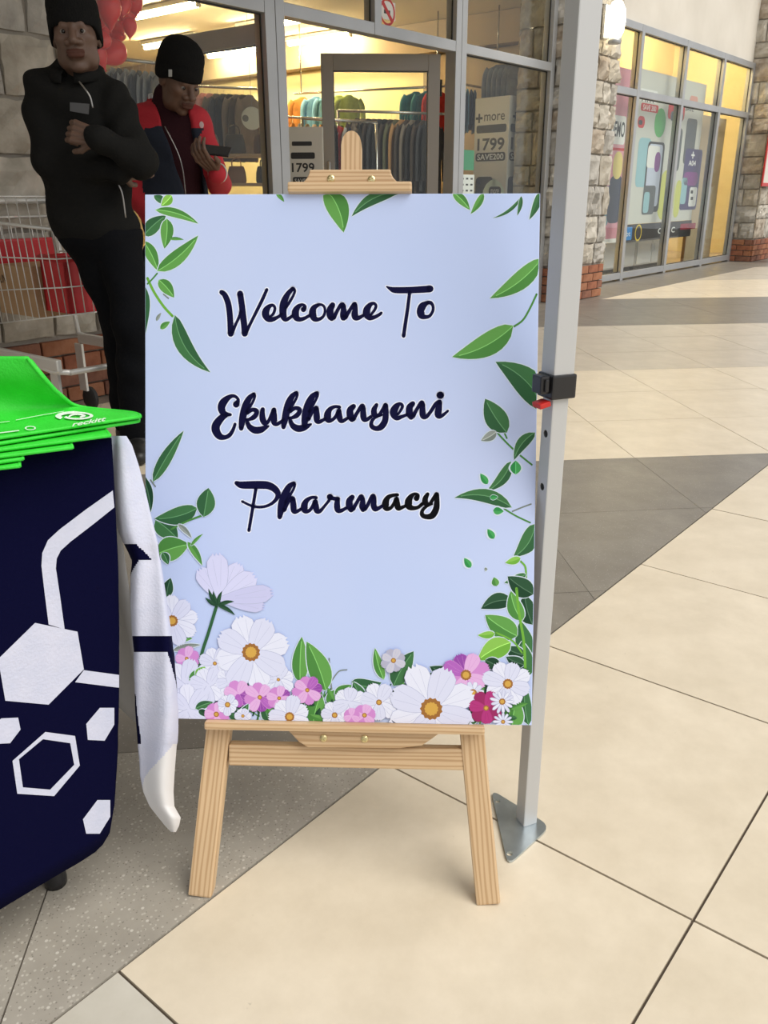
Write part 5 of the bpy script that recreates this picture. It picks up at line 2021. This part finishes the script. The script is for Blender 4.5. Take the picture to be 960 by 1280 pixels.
def trouser_mesh(L):
    mb = MB()
    for s in (-1, 1):
        rows = []
        for k in range(7):
            f = k / 6
            rows.append([(s * .06 + (.085 - .025 * f) * cos(2 * pi * i / 12), .035 * sin(2 * pi * i / 12) * (1 + .2 * sin(3 * i + k)), -.06 - f * L) for i in range(12)])
        mb.grid(rows, closed=True)
        mb.add(rows[-1], [tuple(range(12))])
    mb.tube([(-.135, 0, -.075), (.135, 0, -.075)], 0.034, 10)
    return mb


def hanger_mb(m=None):
    h = MB()
    h.tube([(0, 0, -.055), (0, 0, -.02), (.018, 0, -.004), (.022, 0, .014), (.008, 0, .026), (-.010, 0, .020)], 0.0022, 6)
    h.tube([(0, 0, -.055), (.10, 0, -.085), (.185, 0, -.125)], 0.004, 6)
    h.tube([(0, 0, -.055), (-.10, 0, -.085), (-.185, 0, -.125)], 0.004, 6)
    return h


PROTO = {}


FULL = {'long coat': .166, 'jacket': .160, 'shirt': .105, 'vest': .160, 'trousers': .088}


def garment(kind, colour, P, rz, label, group, s=1.0, slot=None):
    if kind not in PROTO:
        mb = {'long coat': lambda: coat_mesh(.98, True, 1.0), 'jacket': lambda: coat_mesh(.70, True, .8), 'shirt': lambda: coat_mesh(.66, True, .5, .7), 'vest': lambda: coat_mesh(.62, False, .8), 'trousers': lambda: trouser_mesh(.92)}[kind]()
        o = mb.build('hanging_' + kind.replace(' ', '_'), m_fab['black'], None, smooth=True)
        h = hanger_mb().build('hanger', m_hang, o, smooth=True)
        PROTO[kind] = (o, h)
    else:
        o0, h0 = PROTO[kind]
        o = o0.copy(); C.objects.link(o)
        h = h0.copy(); C.objects.link(h); h.parent = o
    o.location = [float(c) for c in P]
    o.rotation_euler = (0, 0, rz)
    o.scale = (s, s if slot is None else min(s, slot * 0.9 / FULL[kind]), s)      # pressed flat between its neighbours
    o.material_slots[0].link = 'OBJECT'
    o.material_slots[0].material = m_fab[colour]
    return tag(o, label, 'trousers' if kind == 'trousers' else 'jacket' if kind in ('jacket', 'long coat') else kind, group)


m_railm = mat('rail_chrome', (0.55, 0.54, 0.52), 0.25, 0.9)


def rail(a, b, label, legs=True):
    """free-standing clothes rail from a to b (points at rail height)"""
    a, b = np.array(a, float), np.array(b, float)
    if legs:                          # the uprights stand clear of the clothes
        e = (b - a) / np.linalg.norm(b - a) * 0.17
        a, b = a - e, b + e
    r = thing('clothes_rail', label, 'clothes rail', (a[0], a[1], 0))
    o = np.array([a[0], a[1], 0])
    MB().tube([a - o, b - o], 0.0125, 8).build('rail', m_railm, r, smooth=True)
    d = (b - a) / np.linalg.norm(b - a)
    n = np.array([-d[1], d[0], 0])
    if legs:
        for p in (a, b):
            q = p - o
            MB().tube([q, (q[0], q[1], .03)], 0.0125, 8).build('upright', m_railm, r, smooth=True)
            MB().tube([(q[0] - n[0] * .2, q[1] - n[1] * .2, .02), (q[0] + n[0] * .2, q[1] + n[1] * .2, .02)], 0.0125, 8).build('foot', m_railm, r, smooth=True)
    else:
        for t in (0.05, 0.95):
            q = a + (b - a) * t - o
            MB().tube([q, (q[0], q[1], CZ - 0.002)], 0.008, 6).build('bracket', m_railm, r, smooth=True)
    return r


def row_on_rail(a, b, n, kinds, cols, turn, where, s=1.0):
    a, b = np.array(a, float), np.array(b, float)
    d = b - a
    base = atan2(d[1], d[0]) + turn
    for k in range(n):
        P = a + d * (k + .5) / n
        P[2] -= 0.012 * s
        kd, cl_ = kinds[k % len(kinds)], cols[k % len(cols)]
        garment(kd, cl_, P, base + random.uniform(-.008, .008), '%s %s hanging on %s' % (cl_, kd, where), '%s %ss on %s' % (cl_, kd, where), s, np.linalg.norm(d) / n * abs(sin(turn)))


# rail behind the half-open door leaf
a, b = on_y(444, 139, 8.75), on_y(546, 139, 9.05)
b[2] = a[2]
rail(a, b, 'chrome clothes rail of dark clothes behind the taupe door leaf')
row_on_rail(a, b, 15, ['long coat', 'jacket', 'long coat'], ['dark brown', 'taupe', 'black', 'dark brown', 'charcoal', 'black', 'dark brown', 'olive', 'tan'], radians(42), 'the rail behind the taupe door leaf')
# mixed rail seen through the open doorway
a, b = on_y(398, 149, 8.0), on_y(452, 150, 8.3)
b[2] = a[2]
rail(a, b, 'chrome clothes rail of mixed colours inside the open doorway')
row_on_rail(a, b, 9, ['shirt', 'trousers', 'vest'], ['orange', 'white', 'navy', 'black', 'red', 'white', 'navy', 'taupe', 'black'], radians(44), 'the mixed rail inside the doorway', 0.9)
# second mixed rail, behind the first
a, b = on_y(352, 146, 9.4), on_y(440, 143, 9.9)
b[2] = a[2]
rail(a, b, 'low chrome clothes rail under the wall display')
row_on_rail(a, b, 10, ['jacket', 'shirt'], ['red', 'orange', 'grey', 'taupe', 'white', 'tan', 'olive', 'navy', 'charcoal', 'white'], radians(44), 'the low rail under the wall display', 0.9)
# high wall display on the party wall
a, b = on_y(368, 117, 10.4), on_y(556, 112, 9.75)
b[2] = a[2]
rail(a, b, 'high wall rail holding bright tops above the clothes racks', legs=False)
for x, c in ((395, 'sky blue'), (410, 'sky blue'), (424, 'lime green'), (436, 'lime green'), (520, 'teal'), (534, 'teal'), (548, 'red'), (378, 'orange')):
    t_ = min(((project(a + (b - a) * q)[0][0] - x) ** 2, q) for q in np.linspace(0, 1, 400))[1]
    P = a + (b - a) * t_
    P[2] = a[2] - .008
    garment('shirt', c, P, atan2(b[1] - a[1], b[0] - a[0]) + radians(40), '%s top hanging from the high wall rail' % c, '%s tops on the high wall rail' % c, 0.62, 0.075)
# rail seen in the right bay
a, b = on_y(573, 104, 9.50), on_y(596, 104, 9.80)
b[2] = a[2]
rail(a, b, 'tall chrome clothes rail behind the price standee', True)
row_on_rail(a, b, 5, ['jacket', 'shirt'], ['navy', 'denim blue', 'sky blue', 'navy', 'denim blue'], radians(35), 'the tall rail behind the price standee', 0.62)
a, b = on_y(620, 76, 9.50), on_y(650, 78, 9.42)
b[2] = a[2]
row_on_rail(a, b, 5, ['long coat'], ['grey'], radians(45), 'the high bar above the price standee', 0.62)
rail(a, b, 'high chrome bar of grey coats above the price standee', False)
# left bay: grey coats and a low rail behind the leaning glass leaf
a, b = on_y(136, 72, 6.6), on_y(200, 70, 6.9)
b[2] = a[2]
rail(a, b, 'tall chrome clothes rail of grey coats behind the balloons')
row_on_rail(a, b, 8, ['long coat'], ['grey', 'charcoal', 'grey'], radians(42), 'the rail behind the balloons')
a, b = on_y(250, 108, 8.80), on_y(316, 110, 9.0)
b[2] = a[2]
rail(a, b, 'chrome clothes rail behind the grey door leaf')
row_on_rail(a, b, 8, ['jacket', 'shirt'], ['pink', 'pink', 'taupe', 'charcoal', 'black', 'taupe', 'dark brown', 'taupe'], radians(40), 'the rail behind the grey door leaf', 0.9)

# shelf of bags
m_shelf = mat('shelf_wood', (0.45, 0.30, 0.17), 0.6)
m_leather = {'brown': mat('brown_leather', (0.10, 0.045, 0.025), 0.4), 'tan': mat('tan_leather', (0.28, 0.13, 0.055), 0.4), 'black': mat('black_leather', (0.02, 0.018, 0.016), 0.4)}
sp = on_y(300, 235, 8.15)
shelf = thing('display_shelf', 'wooden display shelf of handbags behind the grey door leaf', 'shelf', (sp[0], sp[1], 0), radians(8))
lv = [on_y(300, y, 8.15)[2] for y in (229, 193)]
for z in lv + [0.18]:
    MB().bbox(-.36, .36, -.17, .17, z - .025, z, .004).build('shelf_board', m_shelf, shelf)
for s in (-1, 1):
    MB().bbox(s * .37 - .012, s * .37 + .012, -.17, .17, 0, lv[1] + .22, .004).build('side_panel', m_shelf, shelf)


def handbag(P, rz, colour, label, s=1.0):
    r = thing('handbag', label, 'handbag', P, rz, 'handbags on the display shelf')
    n = 10
    rows = []
    for z, w, t in ((0, .085, .045), (.02, .095, .05), (.10, .09, .042), (.15, .075, .025), (.16, .07, .012)):
        rows.append([(w * s * np.sign(cos(a)) * abs(cos(a)) ** .5, t * s * np.sign(sin(a)) * abs(sin(a)) ** .6, z * s) for a in np.linspace(0, 2 * pi, 17)[:-1]])
    mb = MB().grid(rows, closed=True)
    mb.add(rows[0], [tuple(range(16))[::-1]]).add(rows[-1], [tuple(range(16))])
    mb.build('bag_body', m_leather[colour], r, smooth=True)
    MB().tube(catmull([(-.045 * s, 0, .15 * s), (-.04 * s, 0, .21 * s), (0, 0, .235 * s), (.04 * s, 0, .21 * s), (.045 * s, 0, .15 * s)], 4), .005, 6).build('handle', m_leather[colour], r, smooth=True)


Sm = Matrix.Translation((sp[0], sp[1], 0)) @ Matrix.Rotation(radians(8), 4, 'Z')
for lvz, nm in ((lv[0], 'lower'), (lv[1], 'upper')):
    for k, (x, c) in enumerate(((-.25, 'brown'), (-.02, 'tan' if nm == 'lower' else 'black'), (.23, 'brown' if nm == 'upper' else 'black'))):
        P = Sm @ Vector((x, -.03, lvz))
        handbag(P, radians(8), c, '%s leather handbag on the %s shelf board' % (c, nm), 1.0 if nm == 'upper' else .88)
rs = on_y(315, 148, 6.5)
rsn = thing('round_sign', 'white round hanging sign behind the grey door leaf', 'sign', rs, 0.1)
d = MB().lathe([(0, -.004), (.072, -.004), (.074, 0), (.072, .004), (0, .004)], 24).build('disc', mat('sign_white', (0.78, 0.72, 0.58), 0.6), rsn)
d.rotation_euler[0] = pi / 2
d2 = MB().lathe([(0, 0), (.022, 0), (.022, .001), (0, .001)], 16).build('disc_print', mat('sign_grey', (0.2, 0.17, 0.13), 0.6), rsn, loc=(-.045, -.005, 0))
d2.rotation_euler[0] = pi / 2
MB().tube([(0, 0, .07), (0, 0, CZ - rs[2] - .003)], 0.0015, 5).build('hanging_wire', m_railm, rsn)

# ---------------------------------------------------------------- price standees
m_card_w = mat('standee_white', (0.66, 0.64, 0.58), 0.6)
m_prt = mat('print_charcoal', (0.03, 0.03, 0.032), 0.5)
m_prw = mat('print_white', (0.8, 0.8, 0.78), 0.5)
m_prr = mat('print_red', (0.55, 0.03, 0.03), 0.5)
m_prb = mat('print_blue_black', (0.03, 0.035, 0.07), 0.4)
m_prg = mat('print_pale_green', (0.62, 0.72, 0.62), 0.6)


def rrect(x0, x1, z0, z1, r, y, mb, mi=0, n=5):
    pts = []
    for cx, cz, a0 in ((x1 - r, z1 - r, 0), (x0 + r, z1 - r, pi / 2), (x0 + r, z0 + r, pi), (x1 - r, z0 + r, 1.5 * pi)):
        for k in range(n):
            a = a0 + pi / 2 * k / (n - 1)
            pts.append((cx + r * cos(a), y, cz + r * sin(a)))
    mb.add(pts, [tuple(range(len(pts)))][::1], mi)


PALET = [m_prt, m_prw, m_prr, m_prb, m_prg, mat('print_yellow', (0.75, 0.62, 0.2), 0.5)]


def price_face(parent, w, top, price, save, wide=True):
    """printed face in local x (0..w), z below top, at y = 0 looking towards -y"""
    T = lambda f: top - f * 0.72
    a = MB()
    y1, y2 = -0.0010, -0.0016
    # plus sign and name
    cx = w * .13 if wide else w * .22
    a.box(cx - .045, cx + .045, y1 - .0002, y1, T(.25) - .011, T(.25) + .011, 0)
    a.box(cx - .012, cx + .012, y1 - .0002, y1, T(.25) - .042, T(.25) + .042, 0)
    put_text(a, 'more' if wide else 'mo', w * .58 if wide else w * .68, T(.25), w * .60 if wide else w * .42, .06, y1, 0, 0.01)
    rrect(w * .06, w * .94, T(.44), T(.34), .02, y1, a, 0)
    put_text(a, price, w * .5, T(.585), w * .80, .115, y1, 0, 0.025)
    rrect(w * .06, w * .94, T(.80), T(.69), .025, y1, a, 0)
    put_text(a, save, w * .5, T(.745), w * .78, .055, y2, 1, 0.02)
    a.build('price_print', PALET, parent)
    b = MB()
    if wide:
        rrect(w * .08, w * .62, T(1.75), T(1.0), .05, y1, b, 0)
        for dz in (1.08, 1.2):
            rrect(w * .12, w * .25, T(dz + .05), T(dz - .05), .045, y2, b, 3)
        rrect(w * .30, w * .98, T(1.9), T(1.03), .17, y2 - .0004, b, 4)
        rrect(w * .50, w * .86, T(1.26), T(1.13), .03, y2 - .0008, b, 0)
        put_text(b, 'more', w * .68, T(1.195), w * .24, .045, y2 - .0012, 1)
        put_text(b, 'on airtime', w * .64, T(1.37), w * .42, .05, y2 - .0008, 0)
    else:
        rrect(w * .05, w * .85, T(1.55), T(1.0), .04, y1, b, 3)
        rrect(w * .15, w * .85, T(1.45), T(1.34), .03, y2, b, 2)
    b.build('phone_print', PALET, parent)


sb = on_plane(634, 200, V3 * 4.72, V3)
vw = np.array([-sb[0], -sb[1]])
ang_view = atan2(sb[0] * -1, sb[1])          # rotation so that -y looks at the viewer
stt = on_y(634, 119, sb[1])[2]
std = thing('price_standee', 'tall two-sided phone price standee behind the right shop window', 'standee', (sb[0], sb[1], 0))
for nm, rz, w, price, save, wide, flip in (('face_panel', ang_view - radians(40), 0.44, '1799', 'SAVE200', True, True), ('face_panel', ang_view + radians(52), 0.46, '1199', 'SAVE100', False, False)):
    f = MB().bbox(-w if flip else 0, 0 if flip else w, 0, 0.012, 0.0, stt, .002).build(nm, m_card_w, std)
    f.rotation_euler[2] = rz
    e = bpy.data.objects.new('print_sheet', None)
    shx = MB().box(-w + .002 if flip else .002, -.002 if flip else w - .002, -0.0006, -0.0001, 0.02, stt - .01).build('print_sheet', m_card_w, f)
    bpy.data.objects.remove(e)
    # prints sit on the sheet (third level)
    before = set(bpy.data.objects)
    price_face(f, w, stt, price, save, wide)
    for o in set(bpy.data.objects) - before:
        if flip:
            o.location.x = -w
sB = on_y(380, 240, 6.75)
tB = on_y(375, 157, 6.75)[2]
st2 = thing('price_board', 'leaning price board standing in the shop doorway', 'standee', (sB[0], sB[1], 0), radians(-4))
st2.rotation_euler[0] = radians(-3)
fb = MB().bbox(-.14, .14, 0, .045, 0, tB, .003).build('board_panel', m_card_w, st2)
a = MB()
rrect(-.09, .06, tB - .13, tB - .10, .008, -.001, a, 0)
rrect(-.10, .08, tB - .22, tB - .175, .012, -.001, a, 0)
put_text(a, '1799', -.01, tB - .28, .17, .065, -.001, 0, 0.02)
rrect(-.09, .09, tB - .40, tB - .345, .012, -.001, a, 0)
put_text(a, 'SAVE 200', 0, tB - .372, .15, .03, -.0015, 1)
rrect(-.11, .10, tB - .9, tB - .46, .09, -.001, a, 0)
a.build('price_print', PALET, fb)

# ---------------------------------------------------------------- stickers on the glass
def glass_sheet(name, label, cat, px, v, m, prints=None):
    us = [on_v(x, y, v) for x, y in px]
    u0, u1 = min(p[0] for p in us), max(p[0] for p in us)
    z0, z1 = min(p[1] for p in us), max(p[1] for p in us)
    r = facade_thing(name, label, cat, u0, v, z0)
    W, Hh = u1 - u0, z1 - z0
    s = MB().box(0, W, -.0008, 0, 0, Hh).build('sheet', m, r)
    return r, s, W, Hh


r, s, W, Hh = glass_sheet('no_smoking_sign', 'square no smoking sticker on the glass above the door', 'sign', [(474, -1), (494, 27)], VL - .0042, m_prw)
W2 = W
mb = MB()
N = 28
R1, R2 = .5 * W * .96, .5 * W * .78
cz = Hh * .42
for k in range(N):
    a0, a1 = 2 * pi * k / N, 2 * pi * (k + 1) / N
    mb.add([(W / 2 + R2 * cos(a0), -.0014, cz + R2 * sin(a0)), (W / 2 + R1 * cos(a0), -.0014, cz + R1 * sin(a0)), (W / 2 + R1 * cos(a1), -.0014, cz + R1 * sin(a1)), (W / 2 + R2 * cos(a1), -.0014, cz + R2 * sin(a1))], [(0, 1, 2, 3)], 2)
q = .010
mb.add([(W / 2 - R2 * .72 - q, -.0016, cz + R2 * .72 - q), (W / 2 - R2 * .72 + q, -.0016, cz + R2 * .72 + q), (W / 2 + R2 * .72 + q, -.0016, cz - R2 * .72 + q), (W / 2 + R2 * .72 - q, -.0016, cz - R2 * .72 - q)], [(0, 1, 2, 3)], 2)
mb.box(W / 2 - R2 * .55, W / 2 + R2 * .45, -.0012, -.0009, cz - .012, cz + .012, 0)
mb.build('prohibition_print', PALET, s)
r, s, W, Hh = glass_sheet('green_notice', 'small green notice stuck inside the right shop window', 'notice', [(575, 187), (592, 213)], VL + .0085, mat('notice_green', (0.05, 0.28, 0.14), 0.6))
r, s, W, Hh = glass_sheet('white_notice', 'white notice of small symbols stuck below the green notice', 'notice', [(574, 218), (592, 243)], VL + .0085, m_prw)
mb = MB()
for i in range(3):
    for j in range(3):
        mb.box(W * (.15 + .3 * i), W * (.3 + .3 * i), -.0013, -.0009, Hh * (.15 + .3 * j), Hh * (.24 + .3 * j), 0)
mb.build('symbol_print', PALET, s)

# ---------------------------------------------------------------- phone shop window display
VD = VR + 0.16
def pos(x, y, v=VD):
    return on_v(x, y, v)


m_pink = mat('pink_poster', (0.62, 0.25, 0.32), 0.5, col2=(0.70, 0.36, 0.42), nscale=2)
m_pposter = mat('pale_poster', (0.60, 0.60, 0.555), 0.5)
m_strip = mat('dark_strip', (0.03, 0.03, 0.035), 0.5)
u0, u1 = pos(752, 250)[0], 10.64
zb, zt_ = pos(770, 303)[1], 2.38
pk = facade_thing('poster', 'pink poster in the window bay next to the lamp-lit pillar', 'poster', u0, VD, zb)
sh_ = MB().bbox(0, u1 - u0, 0, .006, 0, zt_ - zb, .001).build('poster_sheet', m_pink, pk)
mb = MB()
W, Hh = u1 - u0, zt_ - zb
rrect(W * .05, W * .75, Hh * .58, Hh * .74, .04, -.001, mb, 1)
put_text(mb, 'DEMO', W * .42, Hh * .665, W * .6, .17, -.0016, 0, .02)
mb.box(W * .02, W * .95, -.0014, -.001, Hh * .545, Hh * .56, 2)
rrect(W * .25, W * .85, Hh * .12, Hh * .40, .12, -.001, mb, 3)
rrect(W * .02, W * .35, Hh * .10, Hh * .34, .1, -.0008, mb, 6)
rrect(W * .35, W * .75, Hh * .38, Hh * .54, .12, -.0012, mb, 5)
rrect(0, W, .0, .05, .01, -.0013, mb, 1)
mb.build('poster_print', PALET + [mat('print_teal', (0.10, 0.22, 0.26), 0.5)], sh_)

u0, u1 = 10.70, 12.98
zb, zt_ = pos(835, 277)[1], 2.42
pp_ = facade_thing('poster', 'large pale phone poster filling two bays of the poster window', 'poster', u0, VD, zb)
W, Hh = u1 - u0, zt_ - zb
sh_ = MB().bbox(0, W, 0, .006, 0, Hh, .001).build('poster_sheet', m_pposter, pp_)
CL = PALET + [mat('print_green', (0.10, 0.42, 0.12), 0.5), mat('print_aqua', (0.30, 0.52, 0.58), 0.4), mat('print_lavender', (0.55, 0.60, 0.74), 0.4), mat('print_lime', (0.58, 0.60, 0.14), 0.5), mat('print_orange_pink', (0.70, 0.33, 0.26), 0.5),
              mat('print_slate', (0.10, 0.11, 0.12), 0.4), mat('print_violet', (0.06, 0.05, 0.16), 0.4), mat('print_purple', (0.22, 0.05, 0.25), 0.4)]
mb = MB()


def L(x, y):                         # poster-local from a measured point
    p = pos(x, y)
    return p[0] - u0, p[1] - zb


def prr(x0, y0, x1, y1, r, mi, lay):
    a, b = L(x0, y0), L(x1, y1)
    # use mid-height u for both edges to keep rectangles upright
    ym = (y0 + y1) / 2
    ua, ub = L(x0, ym)[0], L(x1, ym)[0]
    za, zb_ = L((x0 + x1) / 2, y1)[1], L((x0 + x1) / 2, y0)[1]
    rrect(ua, ub, za, zb_, min(r, (ub - ua) * .49, (zb_ - za) * .49), -.0008 - .0004 * lay, mb, mi)


prr(818, 135, 832, 172, .3, 6, 1)                       # green shape
prr(800, 112, 822, 128, .03, 1, 2); put_text(mb, 'A177', *[(L(811, 122)[0]), L(811, 122)[1]], .42, .11, -.0022, 0, .02)
prr(801, 130, 823, 140, .03, 2, 2); put_text(mb, 'SAVE 200', L(812, 135)[0], L(812, 135)[1], .40, .06, -.0022, 1, .01)
prr(797, 145, 806, 160, .1, 2, 1); prr(798, 150, 803, 156, .1, 0, 2)
prr(796, 172, 812, 234, .08, 7, 2); prr(806, 177, 827, 265, .07, 0, 3); prr(808, 180, 825, 258, .05, 8, 4); prr(809, 182, 824, 210, .05, 1, 5); prr(818, 190, 825, 215, .08, 13, 6)
prr(803, 232, 818, 268, .05, 11, 5); prr(804, 240, 811, 266, .05, 7, 6)
prr(822, 212, 843, 275, .25, 9, 1)
prr(835, 128, 856, 150, .06, 2, 2); prr(838, 140, 854, 152, .05, 11, 3)
prr(856, 148, 869, 205, .06, 11, 3); prr(853, 186, 874, 262, .05, 12, 4); put_text(mb, '+', L(866, 194)[0], L(866, 194)[1], .13, .09, -.0034, 1, .03); put_text(mb, 'A04', L(865, 204)[0], L(865, 204)[1], .28, .07, -.0034, 1, .02)
prr(854, 215, 872, 232, .1, 13, 5); prr(851, 222, 858, 255, .05, 7, 5); prr(861, 234, 870, 258, .04, 1, 6); prr(863, 238, 866, 242, .01, 0, 7); prr(863, 246, 866, 250, .01, 0, 7)
prr(843, 225, 850, 272, .2, 9, 2); prr(846, 160, 851, 214, .25, 11, 2)
prr(862, 120, 872, 135, .05, 10, 1)
put_text(mb, 'SAVE', L(862, 136)[0], L(862, 136)[1], .30, .06, -.0024, 0, .01)
mb.build('poster_print', CL, sh_)
zs0 = pos(835, 298)[1]
st_ = facade_thing('poster_strip', 'dark strip of network logos below the phone poster', 'poster', u0 - .05, VD + .001, zs0)
W, Hh = u1 - u0 + .1, zb - zs0 - .004
ss = MB().bbox(0, W, 0, .008, 0, Hh, .001).build('strip_panel', m_strip, st_)
mb = MB()
rrect(.08, .30, .03, Hh - .03, .02, -.001, mb, 0)
put_text(mb, 'bt', .19, Hh / 2, .12, Hh * .3, -.0016, 1)
for k in range(20):
    a0, a1 = 2 * pi * k / 20, 2 * pi * (k + 1) / 20
    mb.add([(.50 + .085 * cos(a0), -.001, Hh / 2 + .085 * sin(a0)), (.50 + .105 * cos(a0), -.001, Hh / 2 + .105 * sin(a0)), (.50 + .105 * cos(a1), -.001, Hh / 2 + .105 * sin(a1)), (.50 + .085 * cos(a1), -.001, Hh / 2 + .085 * sin(a1))], [(0, 1, 2, 3)], 2)
put_text(mb, 'CELL C', 1.45, Hh / 2, .60, Hh * .34, -.001, 1, .02)
rrect(1.95, 2.55, .10, Hh - .04, .02, -.001, mb, 3)
mb.build('logo_print', [mat('logo_blue', (0.05, 0.25, 0.60), 0.5), m_prw, mat('logo_yellow', (0.75, 0.55, 0.05), 0.5), mat('logo_maroon', (0.30, 0.02, 0.05), 0.5)], ss)
for k, (ua, ub) in enumerate(((10.75, 11.75), (11.80, 12.85))):
    cb = facade_thing('display_cabinet', 'low white display cabinet below the phone poster, beside %s' % ('the pink poster' if k == 0 else 'the tan board'), 'cabinet', ua, VR + 0.45, 0)
    MB().bbox(0, ub - ua, 0, .45, .06, .52, .006).build('carcass', mat('cabinet_white', (0.62, 0.63, 0.64), 0.45), cb)
    MB().box(.03, ub - ua - .03, .03, .42, 0, .06).build('plinth', m_strip, cb)
    for q in range(2):
        dr = MB().bbox(.02 + q * (ub - ua - .02) / 2, (q + 1) * (ub - ua - .02) / 2, -.018, -.001, .08, .50, .004).build('door', mat('cabinet_white', (0.62, 0.63, 0.64), 0.45), cb)
        MB().tube([((ub - ua) / 2 + (-.06 if q == 0 else .06), -.03, .24), ((ub - ua) / 2 + (-.06 if q == 0 else .06), -.03, .34)], .005, 6).build('handle', m_alu, dr)
bw_ = facade_thing('backing_board', 'plain tan backing board in the last bay of the poster window', 'board', 13.10, VR + .25, 0)
MB().bbox(0, 1.12, 0, .02, 0, 2.06, .003).build('board_sheet', mat('tan_board', (0.40, 0.31, 0.19), 0.65, col2=(0.46, 0.36, 0.23), nscale=1.5), bw_)
MB().bbox(-.03, 0, -.01, .03, 0, 2.06, .003).build('edge_batten', mat('brown_batten', (0.20, 0.11, 0.05), 0.6), bw_)

# ---------------------------------------------------------------- wall lamp, red framed notice, bin
lu, lz = on_v(767, 26, VP - .12)
lamp = facade_thing('wall_lamp', 'glowing bulkhead wall lamp on the stone pillar behind the pole', 'lamp', lu, VP - 0.03, lz)
MB().bbox(-.05, .05, -.03, .0, -.14, .14, .01).build('back_plate', m_alu, lamp)
MB().lathe([(0.0, -.16), (.045, -.15), (.075, -.09), (.085, 0), (.075, .09), (.045, .15), (0, .16)], 18, c=(0, -.115, 0)).build('globe', mat('lit_globe', (1.0, 0.86, 0.58), emit=9.0), lamp, smooth=True)
MB().lathe([(.05, -.19), (.06, -.185), (.05, -.14), (0, -.14)], 14, c=(0, -.115, 0)).build('lamp_collar', m_alu, lamp, smooth=True)
nu, nz0 = on_v(951, 233, 4.19)
nz1 = on_v(956, 152, 4.19)[1]
nf = facade_thing('red_framed_notice', 'red framed notice hung on the end pillar', 'notice', nu, 4.195, nz0)
Hn = nz1 - nz0
MB().bbox(.0, .55, -.02, .0, 0, .05, .004).build('frame_rail', m_redp, nf)
MB().bbox(.0, .55, -.02, .0, Hn - .05, Hn, .004).build('frame_rail', m_redp, nf)
MB().bbox(.0, .05, -.02, .0, .05, Hn - .05, .004).build('frame_stile', m_redp, nf)
MB().bbox(.50, .55, -.02, .0, .05, Hn - .05, .004).build('frame_stile', m_redp, nf)
MB().box(.05, .50, -.01, -.004, .05, Hn - .05).build('notice_sheet', m_card_w, nf)
bn_ = facade_thing('litter_bin', 'small black bin at the foot of the end pillar', 'bin', 14.55, 3.86, 0)
MB().lathe([(0, 0), (.13, 0), (.14, .02), (.155, .42), (.165, .43), (.165, .46), (.15, .46), (.14, .08), (0, .08)], 20).build('bin_body', m_black, bn_, smooth=True, sharp=40)
MB().lathe([(.16, .44), (.172, .44), (.172, .47), (.16, .47), (.16, .44)], 20).build('bin_rim', m_black, bn_, smooth=True, sharp=40)
